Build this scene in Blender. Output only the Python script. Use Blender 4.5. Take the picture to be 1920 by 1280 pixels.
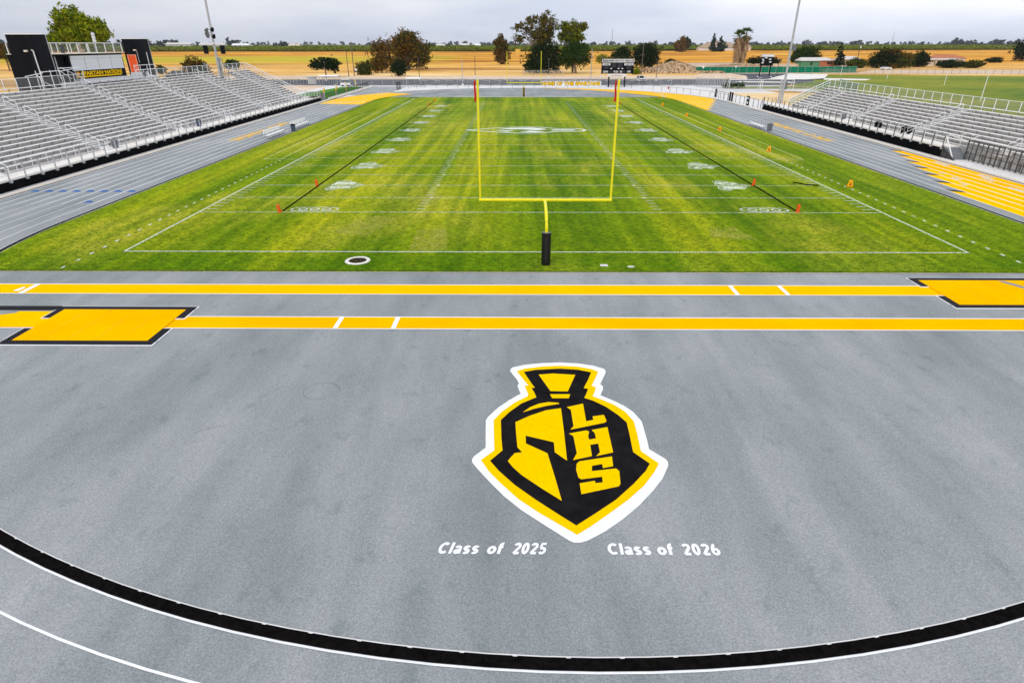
import bpy, bmesh, math, random
import numpy as np
from mathutils import Vector, Matrix
R = math.radians
HAZE = 5e-5
random.seed(7)
SC = bpy.context.scene
for o in list(bpy.data.objects): bpy.data.objects.remove(o)

# ------------------------------------------------------------------ camera
cam = bpy.data.cameras.new('camera'); camo = bpy.data.objects.new('camera', cam)
SC.collection.objects.link(camo); SC.camera = camo
TH, PS, RO = .4571, -.0091, -.0009
F_ = Vector((math.sin(PS)*math.cos(TH), math.cos(PS)*math.cos(TH), -math.sin(TH)))
R_ = Vector((math.cos(PS), -math.sin(PS), 0)); U_ = R_.cross(F_)
R2 = R_*math.cos(RO)+U_*math.sin(RO); U2 = -R_*math.sin(RO)+U_*math.cos(RO)
m = Matrix((R2, U2, -F_)).transposed().to_4x4(); m.translation = Vector((-1.558, -33.653, 10.843))
camo.matrix_world = m
cam.sensor_fit = 'HORIZONTAL'; cam.sensor_width = 36; cam.lens = 1133.78/1920*36
cam.clip_start = .1; cam.clip_end = 30000

# ------------------------------------------------------------------ sky and sun
SUN_EL, SUN_AZ = R(52), R(-150)     # high soft sun, from behind-left of the camera
w = bpy.data.worlds.new('World'); SC.world = w; w.use_nodes = True
nt = w.node_tree; nt.nodes.clear()
def N(t, typ, **k):
    n = t.nodes.new(typ)
    for a, b in k.items():
        if a in n.inputs and not hasattr(n, a): n.inputs[a].default_value = b
        else: setattr(n, a, b)
    return n
wo = N(nt, 'ShaderNodeOutputWorld'); bg = N(nt, 'ShaderNodeBackground'); bg.inputs['Strength'].default_value = .12
nt.links.new(bg.outputs[0], wo.inputs[0])
sky = N(nt, 'ShaderNodeTexSky', sky_type='NISHITA', sun_disc=False, sun_elevation=SUN_EL, sun_rotation=SUN_AZ, air_density=1.0, dust_density=3.0, ozone_density=1.0)
tc = N(nt, 'ShaderNodeTexCoord'); mp = N(nt, 'ShaderNodeMapping'); mp.inputs['Scale'].default_value = (1.0, 1.0, 5.0)
nt.links.new(tc.outputs['Generated'], mp.inputs['Vector'])
nz = N(nt, 'ShaderNodeTexNoise'); nz.inputs['Scale'].default_value = 2.1; nz.inputs['Detail'].default_value = 5; nz.inputs['Roughness'].default_value = .5
nt.links.new(mp.outputs[0], nz.inputs['Vector'])
cr = N(nt, 'ShaderNodeValToRGB')
cr.color_ramp.elements[0].position = .38; cr.color_ramp.elements[0].color = (6.1, 6.65, 7.9, 1)
cr.color_ramp.elements[1].position = .60; cr.color_ramp.elements[1].color = (8.5, 8.65, 9.3, 1)
nt.links.new(nz.outputs['Fac'], cr.inputs['Fac'])
# overcast deck: bluer and darker to the left, paler to the right
sx = N(nt, 'ShaderNodeSeparateXYZ'); nt.links.new(tc.outputs['Generated'], sx.inputs[0])
mr = N(nt, 'ShaderNodeMapRange'); mr.inputs['From Min'].default_value = -.7; mr.inputs['From Max'].default_value = .5
mr.inputs['To Min'].default_value = .80; mr.inputs['To Max'].default_value = 1.08
nt.links.new(sx.outputs['X'], mr.inputs['Value'])
vm = N(nt, 'ShaderNodeVectorMath', operation='SCALE'); nt.links.new(cr.outputs[0], vm.inputs[0]); nt.links.new(mr.outputs[0], vm.inputs['Scale'])
mx = N(nt, 'ShaderNodeMixRGB'); mx.inputs['Fac'].default_value = .9
nt.links.new(sky.outputs[0], mx.inputs[1]); nt.links.new(vm.outputs[0], mx.inputs[2]); nt.links.new(mx.outputs[0], bg.inputs['Color'])
sl = bpy.data.lights.new('sun', 'SUN'); sl.energy = 1.5; sl.angle = R(12); sl.color = (1, .96, .9)
so = bpy.data.objects.new('sun', sl); SC.collection.objects.link(so)
so.rotation_euler = Vector((math.sin(SUN_AZ)*math.cos(SUN_EL), math.cos(SUN_AZ)*math.cos(SUN_EL), math.sin(SUN_EL))).to_track_quat('Z', 'Y').to_euler()
SC.view_settings.view_transform = 'Standard'; SC.view_settings.look = 'None'
SC.view_settings.exposure = 0.02; SC.view_settings.gamma = 1

# ------------------------------------------------------------------ materials
def mat(name, c1, c2=None, scale=1.0, stretch=(1,1,1), lo=.35, hi=.65, rough=.8, metal=0.0, spec=None, bump=0.0, bscale=None, detail=4, grain=None, alpha=None, sub=None):
    """procedural material: base colour mixed between c1 and c2 by noise; optional second fine grain"""
    M = bpy.data.materials.new(name); M.use_nodes = True; t = M.node_tree; t.nodes.clear()
    out = N(t, 'ShaderNodeOutputMaterial'); b = N(t, 'ShaderNodeBsdfPrincipled')
    b.inputs['Roughness'].default_value = rough; b.inputs['Metallic'].default_value = metal
    b.inputs['Specular IOR Level'].default_value = (.12 if max(c1) > .03 else .05) if spec is None else spec
    t.links.new(b.outputs[0], out.inputs[0])
    c = N(t, 'ShaderNodeTexCoord'); mpp = N(t, 'ShaderNodeMapping'); mpp.inputs['Scale'].default_value = stretch
    t.links.new(c.outputs['Object'], mpp.inputs['Vector'])
    if c2 is None: c2 = tuple(x*.86 for x in c1)
    n1 = N(t, 'ShaderNodeTexNoise'); n1.inputs['Scale'].default_value = scale; n1.inputs['Detail'].default_value = detail
    t.links.new(mpp.outputs[0], n1.inputs['Vector'])
    r = N(t, 'ShaderNodeValToRGB'); r.color_ramp.elements[0].position = lo; r.color_ramp.elements[1].position = hi
    r.color_ramp.elements[0].color = (*c1, 1); r.color_ramp.elements[1].color = (*c2, 1)
    t.links.new(n1.outputs['Fac'], r.inputs['Fac']); col = r.outputs[0]
    if grain:
        n2 = N(t, 'ShaderNodeTexNoise'); n2.inputs['Scale'].default_value = grain[0]; n2.inputs['Detail'].default_value = 3
        t.links.new(c.outputs['Object'], n2.inputs['Vector'])
        m2 = N(t, 'ShaderNodeMapRange'); m2.inputs['From Min'].default_value = .3; m2.inputs['From Max'].default_value = .7
        m2.inputs['To Min'].default_value = 1-grain[1]; m2.inputs['To Max'].default_value = 1+grain[1]
        t.links.new(n2.outputs['Fac'], m2.inputs['Value'])
        v = N(t, 'ShaderNodeVectorMath', operation='SCALE'); t.links.new(col, v.inputs[0]); t.links.new(m2.outputs[0], v.inputs['Scale'])
        col = v.outputs[0]
    t.links.new(col, b.inputs['Base Color'])
    if bump:
        n3 = N(t, 'ShaderNodeTexNoise'); n3.inputs['Scale'].default_value = bscale or scale*8; n3.inputs['Detail'].default_value = 4
        t.links.new(c.outputs['Object'], n3.inputs['Vector'])
        bp = N(t, 'ShaderNodeBump'); bp.inputs['Strength'].default_value = bump; bp.inputs['Distance'].default_value = .05
        t.links.new(n3.outputs['Fac'], bp.inputs['Height']); t.links.new(bp.outputs[0], b.inputs['Normal'])
    if alpha is not None:
        tr = N(t, 'ShaderNodeBsdfTransparent'); ms = N(t, 'ShaderNodeMixShader')
        ms.inputs['Fac'].default_value = alpha
        t.links.new(tr.outputs[0], ms.inputs[1]); t.links.new(b.outputs[0], ms.inputs[2]); t.links.new(ms.outputs[0], out.inputs[0])
    return M

def grass_mat():
    M = bpy.data.materials.new('field_grass'); M.use_nodes = True; t = M.node_tree; t.nodes.clear(); L = t.links.new
    out = N(t, 'ShaderNodeOutputMaterial'); b = N(t, 'ShaderNodeBsdfPrincipled'); b.inputs['Roughness'].default_value = .85
    b.inputs['Specular IOR Level'].default_value = .04; L(b.outputs[0], out.inputs[0])
    c = N(t, 'ShaderNodeTexCoord')
    def noise(sc, st, det=4, rgh=.5):
        mpp = N(t, 'ShaderNodeMapping'); mpp.inputs['Scale'].default_value = st; L(c.outputs['Object'], mpp.inputs['Vector'])
        n = N(t, 'ShaderNodeTexNoise'); n.inputs['Scale'].default_value = sc; n.inputs['Detail'].default_value = det; n.inputs['Roughness'].default_value = rgh
        L(mpp.outputs[0], n.inputs['Vector']); return n.outputs['Fac']
    def ramp(f, *st):
        r = N(t, 'ShaderNodeValToRGB'); e = r.color_ramp.elements
        e[0].position, e[1].position = st[0][0], st[-1][0]; e[0].color = (*st[0][1], 1); e[1].color = (*st[-1][1], 1)
        for p, cc in st[1:-1]: x = e.new(p); x.color = (*cc, 1)
        L(f, r.inputs['Fac']); return r.outputs[0]
    def mixc(kind, f, a, bb):
        x = N(t, 'ShaderNodeMixRGB'); x.blend_type = kind
        if isinstance(f, float): x.inputs[0].default_value = f
        else: L(f, x.inputs[0])
        L(a, x.inputs[1]); L(bb, x.inputs[2]); return x.outputs[0]
    # long mowing stripes running up the field, slightly wandering
    base = ramp(noise(.16, (1, .07, 1), 3), (.32, (.068, .172, .001)), (.5, (.175, .275, .002)), (.66, (.335, .378, .007)))
    dry = ramp(noise(.09, (1, .45, 1), 5, .6), (.50, (0, 0, 0)), (.70, (1, 1, 1)))
    drycol = ramp(noise(.5, (1, .5, 1), 4), (.3, (.33, .38, .018)), (.7, (.46, .43, .045)))
    g1 = mixc('MIX', dry, base, drycol)
    # finer lengthwise wheel/mower marks
    s2 = ramp(noise(1.1, (1, .03, 1), 2), (.38, (.74, .80, .68)), (.62, (1.18, 1.11, 1.15)))
    g2 = mixc('MULTIPLY', 1.0, g1, s2)
    # tufts: sideways dark and light flecks
    f1 = ramp(noise(3.4, (.8, 2.0, 1), 6, .75), (.38, (.34, .42, .25)), (.49, (1, 1, 1)), (.61, (1.6, 1.4, 1.5)))
    g3 = mixc('MULTIPLY', 1.0, g2, f1)
    f2 = ramp(noise(.9, (1, 1, 1), 5, .65), (.35, (.80, .86, .7)), (.62, (1.10, 1.07, 1.08)))
    g4 = mixc('MULTIPLY', 1.0, g3, f2)
    # a few darker green wet spots
    wet = ramp(noise(.11, (1.3, .6, 1), 3), (.24, (.62, .8, .5)), (.42, (1, 1, 1)))
    g5 = mixc('MULTIPLY', 1.0, g4, wet)
    sp = N(t, 'ShaderNodeSeparateXYZ'); L(c.outputs['Object'], sp.inputs[0])
    ed = N(t, 'ShaderNodeMapRange'); ed.inputs['From Min'].default_value = -1.2; ed.inputs['From Max'].default_value = .6; L(sp.outputs['Y'], ed.inputs['Value'])
    g5 = mixc('MULTIPLY', 1.0, g5, ramp(ed.outputs[0], (0, (.70, .86, .6)), (1, (1, 1, 1))))   # lusher strip behind the end line
    L(g5, b.inputs['Base Color'])
    bp = N(t, 'ShaderNodeBump'); bp.inputs['Strength'].default_value = .9; bp.inputs['Distance'].default_value = .08
    L(noise(7, (1, 1.4, 1), 5, .7), bp.inputs['Height']); L(bp.outputs[0], b.inputs['Normal'])
    return M

def worn_line_mat(name, col, cover):
    """paint on grass: where it has worn away the turf shows (transparent gaps)"""
    M = mat(name, col, tuple(x*.8 for x in col), scale=5, rough=.8); t = M.node_tree
    out = [n for n in t.nodes if n.type == 'OUTPUT_MATERIAL'][0]; b = [n for n in t.nodes if n.type == 'BSDF_PRINCIPLED'][0]
    c = N(t, 'ShaderNodeTexCoord'); n = N(t, 'ShaderNodeTexNoise'); n.inputs['Scale'].default_value = 6; n.inputs['Detail'].default_value = 5
    t.links.new(c.outputs['Object'], n.inputs['Vector'])
    r = N(t, 'ShaderNodeMapRange'); r.inputs['From Min'].default_value = .62-cover*.5; r.inputs['From Max'].default_value = .86-cover*.5
    r.inputs['To Min'].default_value = .12; r.inputs['To Max'].default_value = 1.0
    t.links.new(n.outputs['Fac'], r.inputs['Value'])
    tr = N(t, 'ShaderNodeBsdfTransparent'); ms = N(t, 'ShaderNodeMixShader')
    t.links.new(r.outputs[0], ms.inputs['Fac']); t.links.new(tr.outputs[0], ms.inputs[1]); t.links.new(b.outputs[0], ms.inputs[2])
    t.links.new(ms.outputs[0], out.inputs[0]); return M

def track_mat():
    M = bpy.data.materials.new('track_rubber'); M.use_nodes = True; t = M.node_tree; t.nodes.clear(); L = t.links.new
    out = N(t, 'ShaderNodeOutputMaterial'); b = N(t, 'ShaderNodeBsdfPrincipled'); b.inputs['Roughness'].default_value = .75
    b.inputs['Specular IOR Level'].default_value = .12; L(b.outputs[0], out.inputs[0])
    c = N(t, 'ShaderNodeTexCoord')
    def noise(sc, st, det=4, rgh=.5):
        mpp = N(t, 'ShaderNodeMapping'); mpp.inputs['Scale'].default_value = st; L(c.outputs['Object'], mpp.inputs['Vector'])
        n = N(t, 'ShaderNodeTexNoise'); n.inputs['Scale'].default_value = sc; n.inputs['Detail'].default_value = det; n.inputs['Roughness'].default_value = rgh
        L(mpp.outputs[0], n.inputs['Vector']); return n.outputs['Fac']
    def ramp(f, *st):
        r = N(t, 'ShaderNodeValToRGB'); e = r.color_ramp.elements
        e[0].position, e[1].position = st[0][0], st[-1][0]; e[0].color = (*st[0][1], 1); e[1].color = (*st[-1][1], 1)
        for p, cc in st[1:-1]: x = e.new(p); x.color = (*cc, 1)
        L(f, r.inputs['Fac']); return r.outputs[0]
    def mul(a, bb):
        x = N(t, 'ShaderNodeMixRGB'); x.blend_type = 'MULTIPLY'; x.inputs[0].default_value = 1; L(a, x.inputs[1]); L(bb, x.inputs[2]); return x.outputs[0]
    base = ramp(noise(.22, (1, .45, 1), 5, .55), (.3, (.215, .237, .238)), (.5, (.278, .296, .299)), (.7, (.338, .350, .354)))
    st = ramp(noise(.9, (1, .13, 1), 4), (.33, (.90, .92, .92)), (.6, (1.05, 1.05, 1.05)))
    bl = ramp(noise(1.5, (1, .7, 1), 4, .6), (.29, (.82, .855, .845)), (.42, (1, 1, 1)))
    gr = ramp(noise(24, (1, 1, 1), 3, .85), (.32, (.72, .72, .72)), (.5, (1, 1, 1)), (.68, (1.34, 1.34, 1.34)))
    L(mul(mul(mul(base, st), bl), gr), b.inputs['Base Color'])
    bp = N(t, 'ShaderNodeBump'); bp.inputs['Strength'].default_value = .35; bp.inputs['Distance'].default_value = .01
    L(noise(60, (1, 1, 1), 2), bp.inputs['Height']); L(bp.outputs[0], b.inputs['Normal'])
    return M

MT = dict(
 grass=grass_mat(), track=track_mat(),
 white_line=mat('white_track_paint', (.87,.875,.88), (.80,.81,.82), 3, grain=(30,.06)),
 wline=worn_line_mat('white_turf_paint', (.82,.86,.78), 1.05), wline2=worn_line_mat('faded_turf_paint', (.74,.82,.62), .62),
 wnum2=worn_line_mat('worn_numeral_outline', (.72,.78,.66), .72), wback=worn_line_mat('pale_numeral_backing', (.55,.66,.45), .30), wnum=worn_line_mat('faded_numeral_paint', (.70,.78,.66), .50),
 yline=worn_line_mat('yellow_turf_paint', (.78,.74,.30), .70),
 blk_rub=mat('black_rubber', (.003,.0026,.0026), (.007,.006,.006), 9, grain=(60,.5), rough=.9, spec=.02),
 curbc=mat('cream_concrete', (.80,.72,.60), (.70,.63,.53), 1.2),
 conc=mat('pale_concrete', (.66,.65,.63), (.74,.72,.70), .4, grain=(3,.06)),
 conc2=mat('warm_concrete', (.74,.70,.64), (.80,.77,.72), .7),
 asph=mat('asphalt', (.060,.065,.072), (.095,.10,.11), .25, stretch=(1,.4,1), grain=(2,.2)),
 yel=mat('yellow_track_paint', (.92,.50,.0), (.95,.545,.0), .35, grain=(30,.04), rough=.95, spec=.0),
 yel2=mat('orange_yellow_track_paint', (.92,.45,.0), (.95,.50,.0), .35, grain=(30,.05), rough=.95, spec=.0),
 yel3=mat('lemon_emblem_paint', (.93,.575,.0), (.90,.55,.0), .8, grain=(26,.12), rough=.95, spec=.0),
 blkp=mat('black_emblem_paint', (.008,.007,.008), (.014,.013,.014), 2, grain=(60,.5), spec=.02),
 blue=mat('blue_track_paint', (.03,.13,.42), None, 3),
 mesh_mat=None,
 brk=mat('bench_joint', (.28,.25,.21), None, 3), alu=mat('weathered_aluminium', (.92,.91,.89), (.84,.83,.81), .8, stretch=(1,.3,1), rough=.6),
 deck=mat('ribbed_aluminium_deck', (.72,.70,.68), (.60,.58,.56), .5, stretch=(1,.3,1), rough=.6),
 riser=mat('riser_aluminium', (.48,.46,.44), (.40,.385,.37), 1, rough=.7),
 galv=mat('galvanised_steel', (.52,.53,.54), (.42,.43,.44), 3, rough=.45, metal=.35),
 rail=mat('pale_handrail', (.86,.86,.86), (.76,.76,.76), 3, rough=.5),
 dkpost=mat('dark_post', (.06,.058,.055), (.10,.095,.09), 4, rough=.6),
 blkw=mat('black_stand_wall', (.003,.003,.004), (.006,.006,.007), .6, rough=.8, spec=.02),
 blk_clad=mat('black_ribbed_cladding', (.006,.007,.010), (.010,.011,.015), .9, stretch=(1,6,.05), rough=.55),
 shut=mat('pale_roller_shutter', (.74,.75,.77), (.70,.71,.73), .8, stretch=(1,.2,8)),
 whit=mat('white_paint', (.82,.82,.82), (.74,.74,.74), 2), red=mat('red_plastic', (.55,.02,.015), None, 3),
 ord=mat('orange_door', (.85,.12,.03), (.78,.10,.03), 1), oran=mat('orange_foam', (.90,.13,.02), (.82,.10,.01), 4),
 ban_y=mat('yellow_banner', (.90,.56,.0), (.85,.50,.0), 2), ban_b=mat('black_banner', (.015,.013,.01), None, 2),
 post_y=mat('yellow_goal_paint', (.88,.80,.004), (.80,.72,.004), 3, rough=.3, spec=.5),
 pad=mat('black_vinyl_pad', (.006,.006,.007), (.010,.010,.011), 5, rough=.4, spec=.3),
 gold=None, chain=mat('chain_link_mesh', (.45,.46,.46), None, 5, alpha=.22, metal=.3),
 chain_g=mat('green_mesh', (.16,.30,.17), None, 5, alpha=.45), chain_b=mat('black_mesh', (.03,.03,.03), None, 5, alpha=.45),
 gfence=mat('green_windscreen', (.004,.16,.085), (.006,.20,.11), .3, stretch=(1,1,.2)),
 bark=mat('bark', (.16,.12,.09), (.24,.19,.15), 2, stretch=(1,1,.3)), barkp=mat('pale_bark', (.40,.34,.28), (.25,.19,.14), 1, stretch=(1,1,.3)),
 wood=mat('weathered_pole_wood', (.12,.10,.085), (.18,.15,.12), 2, stretch=(1,1,.1)),
 glass=mat('dark_glass', (.02,.025,.03), None, 2, rough=.1), tyre=mat('tyre', (.012,.012,.012), None, 5),
 carw=mat('white_car_paint', (.80,.81,.82), (.76,.77,.78), 1, rough=.25), grey=mat('grey_plastic', (.14,.15,.165), (.18,.19,.2), 3),
 bin=mat('blue_grey_bin', (.06,.09,.14), (.08,.11,.16), 3), roofb=mat('beige_shingle_roof', (.36,.26,.18), (.44,.33,.24), .8),
 roofr=mat('terracotta_roof', (.42,.15,.08), (.5,.2,.1), .8), wallb=mat('beige_stucco', (.60,.50,.38), (.66,.57,.45), .6),
 roofw=mat('pale_metal_roof', (.66,.63,.60), (.56,.53,.50), .6), wallg=mat('green_siding', (.10,.28,.16), None, 1),
 dirt=mat('pale_dirt', (.62,.45,.30), (.72,.58,.44), .12, stretch=(.5,2,1), grain=(.6,.15)),
 sand=mat('tan_sand', (.74,.52,.25), (.80,.60,.33), .15, grain=(1,.06)),
 lawn=mat('dark_lawn', (.045,.20,.004), (.07,.26,.008), .8, grain=(2,.2)),
 rock=mat('rubble', (.17,.10,.045), (.50,.34,.20), 1.1, lo=.42, hi=.56, bump=1, grain=(2.2,.5)), rust=mat('rust_soil', (.36,.13,.03), (.46,.2,.06), .3),
 grate=mat('dark_grate', (.03,.022,.018), (.06,.045,.035), 8),
)
def mesh_mat():
    M = mat('carbon_mesh', (.004,.004,.005), (.004,.004,.005), 1, rough=.6); t = M.node_tree
    b = [n for n in t.nodes if n.type == 'BSDF_PRINCIPLED'][0]
    c = N(t, 'ShaderNodeTexCoord'); wv = N(t, 'ShaderNodeTexWave'); wv.bands_direction = 'DIAGONAL'; wv.inputs['Scale'].default_value = 5.0
    t.links.new(c.outputs['Object'], wv.inputs['Vector'])
    r = N(t, 'ShaderNodeValToRGB'); r.color_ramp.elements[0].position = .80; r.color_ramp.elements[1].position = 1
    r.color_ramp.elements[0].color = (.004,.004,.005,1); r.color_ramp.elements[1].color = (.07,.065,.08,1)
    t.links.new(wv.outputs['Fac'], r.inputs['Fac']); t.links.new(r.outputs[0], b.inputs['Base Color']); return M
MT['mesh_mat'] = mesh_mat()

def leaf(name, a, b, c):
    M = bpy.data.materials.new(name); M.use_nodes = True; t = M.node_tree; L = t.links.new
    bs = t.nodes['Principled BSDF']; bs.inputs['Roughness'].default_value = .7; bs.inputs['Specular IOR Level'].default_value = .03
    co = N(t, 'ShaderNodeTexCoord'); n = N(t, 'ShaderNodeTexNoise'); n.inputs['Scale'].default_value = .8; n.inputs['Detail'].default_value = 6; n.inputs['Roughness'].default_value = .8
    L(co.outputs['Object'], n.inputs['Vector']); r = N(t, 'ShaderNodeValToRGB'); e = r.color_ramp.elements
    e[0].position = .33; e[1].position = .68; e[0].color = (*a, 1); e[1].color = (*c, 1); x = e.new(.5); x.color = (*b, 1)
    L(n.outputs['Fac'], r.inputs['Fac']); L(r.outputs[0], bs.inputs['Base Color']); return M
LF = dict(
 yg=leaf('leaf_yellow_green', (.030,.08,.002), (.16,.21,.004), (.42,.38,.010)),
 dk=leaf('leaf_dark', (.006,.014,.004), (.012,.026,.006), (.03,.05,.01)),
 br=leaf('leaf_brown', (.030,.018,.003), (.13,.065,.007), (.26,.20,.012)),
 br2=leaf('leaf_rust', (.035,.028,.006), (.10,.055,.010), (.20,.11,.02)),
 eu=leaf('leaf_eucalyptus', (.020,.026,.004), (.09,.078,.010), (.30,.21,.02)),
 eg=leaf('leaf_eucalyptus_green', (.022,.042,.003), (.11,.13,.006), (.38,.36,.016)),
 gr=leaf('leaf_green', (.010,.028,.004), (.025,.055,.006), (.06,.10,.012)),
 ol=leaf('leaf_olive', (.02,.03,.005), (.06,.07,.010), (.13,.13,.015)),
 cf=leaf('leaf_conifer', (.006,.016,.006), (.012,.030,.010), (.03,.055,.015)),
 pm=leaf('leaf_palm', (.02,.05,.004), (.07,.13,.008), (.22,.26,.03)),
 sk=leaf('palm_skirt', (.12,.07,.035), (.42,.28,.15), (.75,.58,.38)),
 or_=leaf('orchard_leaf', (.045,.070,.003), (.13,.17,.004), (.28,.31,.008)),
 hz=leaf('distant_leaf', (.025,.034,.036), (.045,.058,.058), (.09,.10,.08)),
)

# ------------------------------------------------------------------ mesh building
class MB:
    def __init__(s): s.v = []; s.f = []; s.mi = []; s.m = 0
    def add(s, vs, fs):
        k = len(s.v); s.v += [tuple(x) for x in vs]; s.f += [tuple(k+i for i in f) for f in fs]; s.mi += [s.m]*len(fs); return s
    def box(s, a, b):
        (x0,y0,z0),(x1,y1,z1) = a, b
        if x0 > x1: x0, x1 = x1, x0
        if y0 > y1: y0, y1 = y1, y0
        if z0 > z1: z0, z1 = z1, z0
        return s.add([(x0,y0,z0),(x1,y0,z0),(x1,y1,z0),(x0,y1,z0),(x0,y0,z1),(x1,y0,z1),(x1,y1,z1),(x0,y1,z1)],
                     [(3,2,1,0),(4,5,6,7),(0,1,5,4),(1,2,6,5),(2,3,7,6),(3,0,4,7)])
    def tube(s, pts, r, n=6, r2=None, cap=True):
        pts = [Vector(p) for p in pts]; rs = []
        for i in range(len(pts)):
            q = i/(len(pts)-1); rs.append(r if r2 is None else r*(1-q)+r2*q)
        rings = []
        for i, p in enumerate(pts):
            d = (pts[min(i+1,len(pts)-1)]-pts[max(i-1,0)]).normalized()
            a = Vector((0,0,1)) if abs(d.z) < .9 else Vector((1,0,0))
            u = d.cross(a).normalized(); v = d.cross(u)
            rings.append([p+(u*math.cos(6.28318*k/n)+v*math.sin(6.28318*k/n))*rs[i] for k in range(n)])
        vs = [x for rg in rings for x in rg]; fs = []
        for i in range(len(pts)-1):
            for k in range(n): fs.append((i*n+k, i*n+(k+1)%n, (i+1)*n+(k+1)%n, (i+1)*n+k))
        if cap: fs += [tuple(range(n-1,-1,-1)), tuple((len(pts)-1)*n+k for k in range(n))]
        return s.add(vs, fs)
    def poly(s, pts, z, h=None):
        pts = [(p[0], p[1]) for p in pts]; n = len(pts)
        ar = sum(pts[i][0]*pts[(i+1)%n][1]-pts[(i+1)%n][0]*pts[i][1] for i in range(n))
        if ar < 0: pts.reverse()
        if h is None: return s.add([(x,y,z) for x,y in pts], [tuple(range(n))])
        return s.add([(x,y,z) for x,y in pts]+[(x,y,z+h) for x,y in pts],
            [tuple(range(n-1,-1,-1)), tuple(range(n,2*n))]+[(i,(i+1)%n,n+(i+1)%n,n+i) for i in range(n)])
    def prism(s, prof, axis, a, b):
        """profile extruded along an axis: 'y' -> prof is (x,z); 'x' -> prof is (y,z)"""
        n = len(prof)
        g = (lambda p, t: (p[0], t, p[1])) if axis == 'y' else (lambda p, t: (t, p[0], p[1]))
        return s.add([g(p,a) for p in prof]+[g(p,b) for p in prof],
            [tuple(range(n)), tuple(range(2*n-1,n-1,-1))]+[(i,n+i,n+(i+1)%n,(i+1)%n) for i in range(n)])
    def ball(s, c, r, n=8, sz=1.0):
        vs = [(c[0],c[1],c[2]+r*sz)]; fs = []
        for i in range(1, n//2):
            a = math.pi*i/(n//2)
            for k in range(n): vs.append((c[0]+r*math.sin(a)*math.cos(6.28318*k/n), c[1]+r*math.sin(a)*math.sin(6.28318*k/n), c[2]+r*math.cos(a)*sz))
        vs.append((c[0],c[1],c[2]-r*sz)); m_ = n//2-1
        for k in range(n): fs.append((0, 1+k, 1+(k+1)%n))
        for i in range(m_-1):
            for k in range(n): fs.append((1+i*n+k, 1+(i+1)*n+k, 1+(i+1)*n+(k+1)%n, 1+i*n+(k+1)%n))
        l = len(vs)-1
        for k in range(n): fs.append((l, 1+(m_-1)*n+(k+1)%n, 1+(m_-1)*n+k))
        return s.add(vs, fs)
COL = SC.collection
def obj(name, mb, mats, parent=None, world=True, **props):
    """links ONE mesh object; with a parent, world-space vertices are shifted to the parent's frame"""
    me = bpy.data.meshes.new(name)
    off = Vector((0,0,0))
    if world:
        p_ = parent
        while p_ is not None: off += p_.location; p_ = p_.parent
    vs = [(a-off.x, b-off.y, c-off.z) for a,b,c in mb.v] if off.length else mb.v
    me.from_pydata(vs, [], mb.f)
    for q in (mats if isinstance(mats, (list, tuple)) else [mats]): me.materials.append(MT[q] if isinstance(q, str) else q)
    if any(mb.mi): me.polygons.foreach_set('material_index', mb.mi)
    me.update()
    o = bpy.data.objects.new(name, me); COL.objects.link(o)
    if parent is not None: o.parent = parent
    for k, v in props.items(): o[k] = v
    return o
def thing(name, label, cat, loc=(0,0,0), group=None):
    o = bpy.data.objects.new(name, None); COL.objects.link(o); o.location = loc; o.empty_display_size = .5
    o['label'] = label; o['category'] = cat
    if group: o['group'] = group
    return o
def single(name, label, cat, mb, mats, group=None):
    o = obj(name, mb, mats); o['label'] = label; o['category'] = cat
    if group: o['group'] = group
    return o
def struct(name, mb, mats, kind='structure'): return obj(name, mb, mats, kind=kind)
def dup(root, loc, label=None, rotz=None):
    r = root.copy(); COL.objects.link(r); r.location = loc
    if label: r['label'] = label
    if rotz is not None: r.rotation_euler = (0,0,rotz)
    for ch in list(root.children):
        c = ch.copy(); COL.objects.link(c); c.parent = r
        for g in ch.children:
            d = g.copy(); COL.objects.link(d); d.parent = c
    return r
def text_mesh(s, w_, h_, thick=.0, shear=0.0, bold=.0, space=1.0):
    """letters as MB in the xy plane, origin at lower left, scaled to w_ x h_"""
    cu = bpy.data.curves.new('t', 'FONT'); cu.body = s; cu.shear = shear; cu.offset = bold; cu.space_character = space
    cu.resolution_u = 3; cu.extrude = 0
    o = bpy.data.objects.new('t', cu); COL.objects.link(o)
    bpy.context.view_layer.update()
    me = bpy.data.meshes.new_from_object(o.evaluated_get(bpy.context.evaluated_depsgraph_get()))
    vs = np.array([v.co[:] for v in me.vertices]); fs = [tuple(p.vertices) for p in me.polygons]
    bpy.data.objects.remove(o); bpy.data.curves.remove(cu); bpy.data.meshes.remove(me)
    mn = vs.min(0); mxx = vs.max(0)
    vs = (vs-mn)/np.maximum(mxx-mn, 1e-6)*[w_, h_, 0]
    mb = MB(); mb.add([tuple(float(c) for c in v) for v in vs], fs); return mb
def place(mb, fn):
    r = MB(); r.v = [fn(*v) for v in mb.v]; r.f = list(mb.f); r.mi = list(mb.mi); return r
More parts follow.
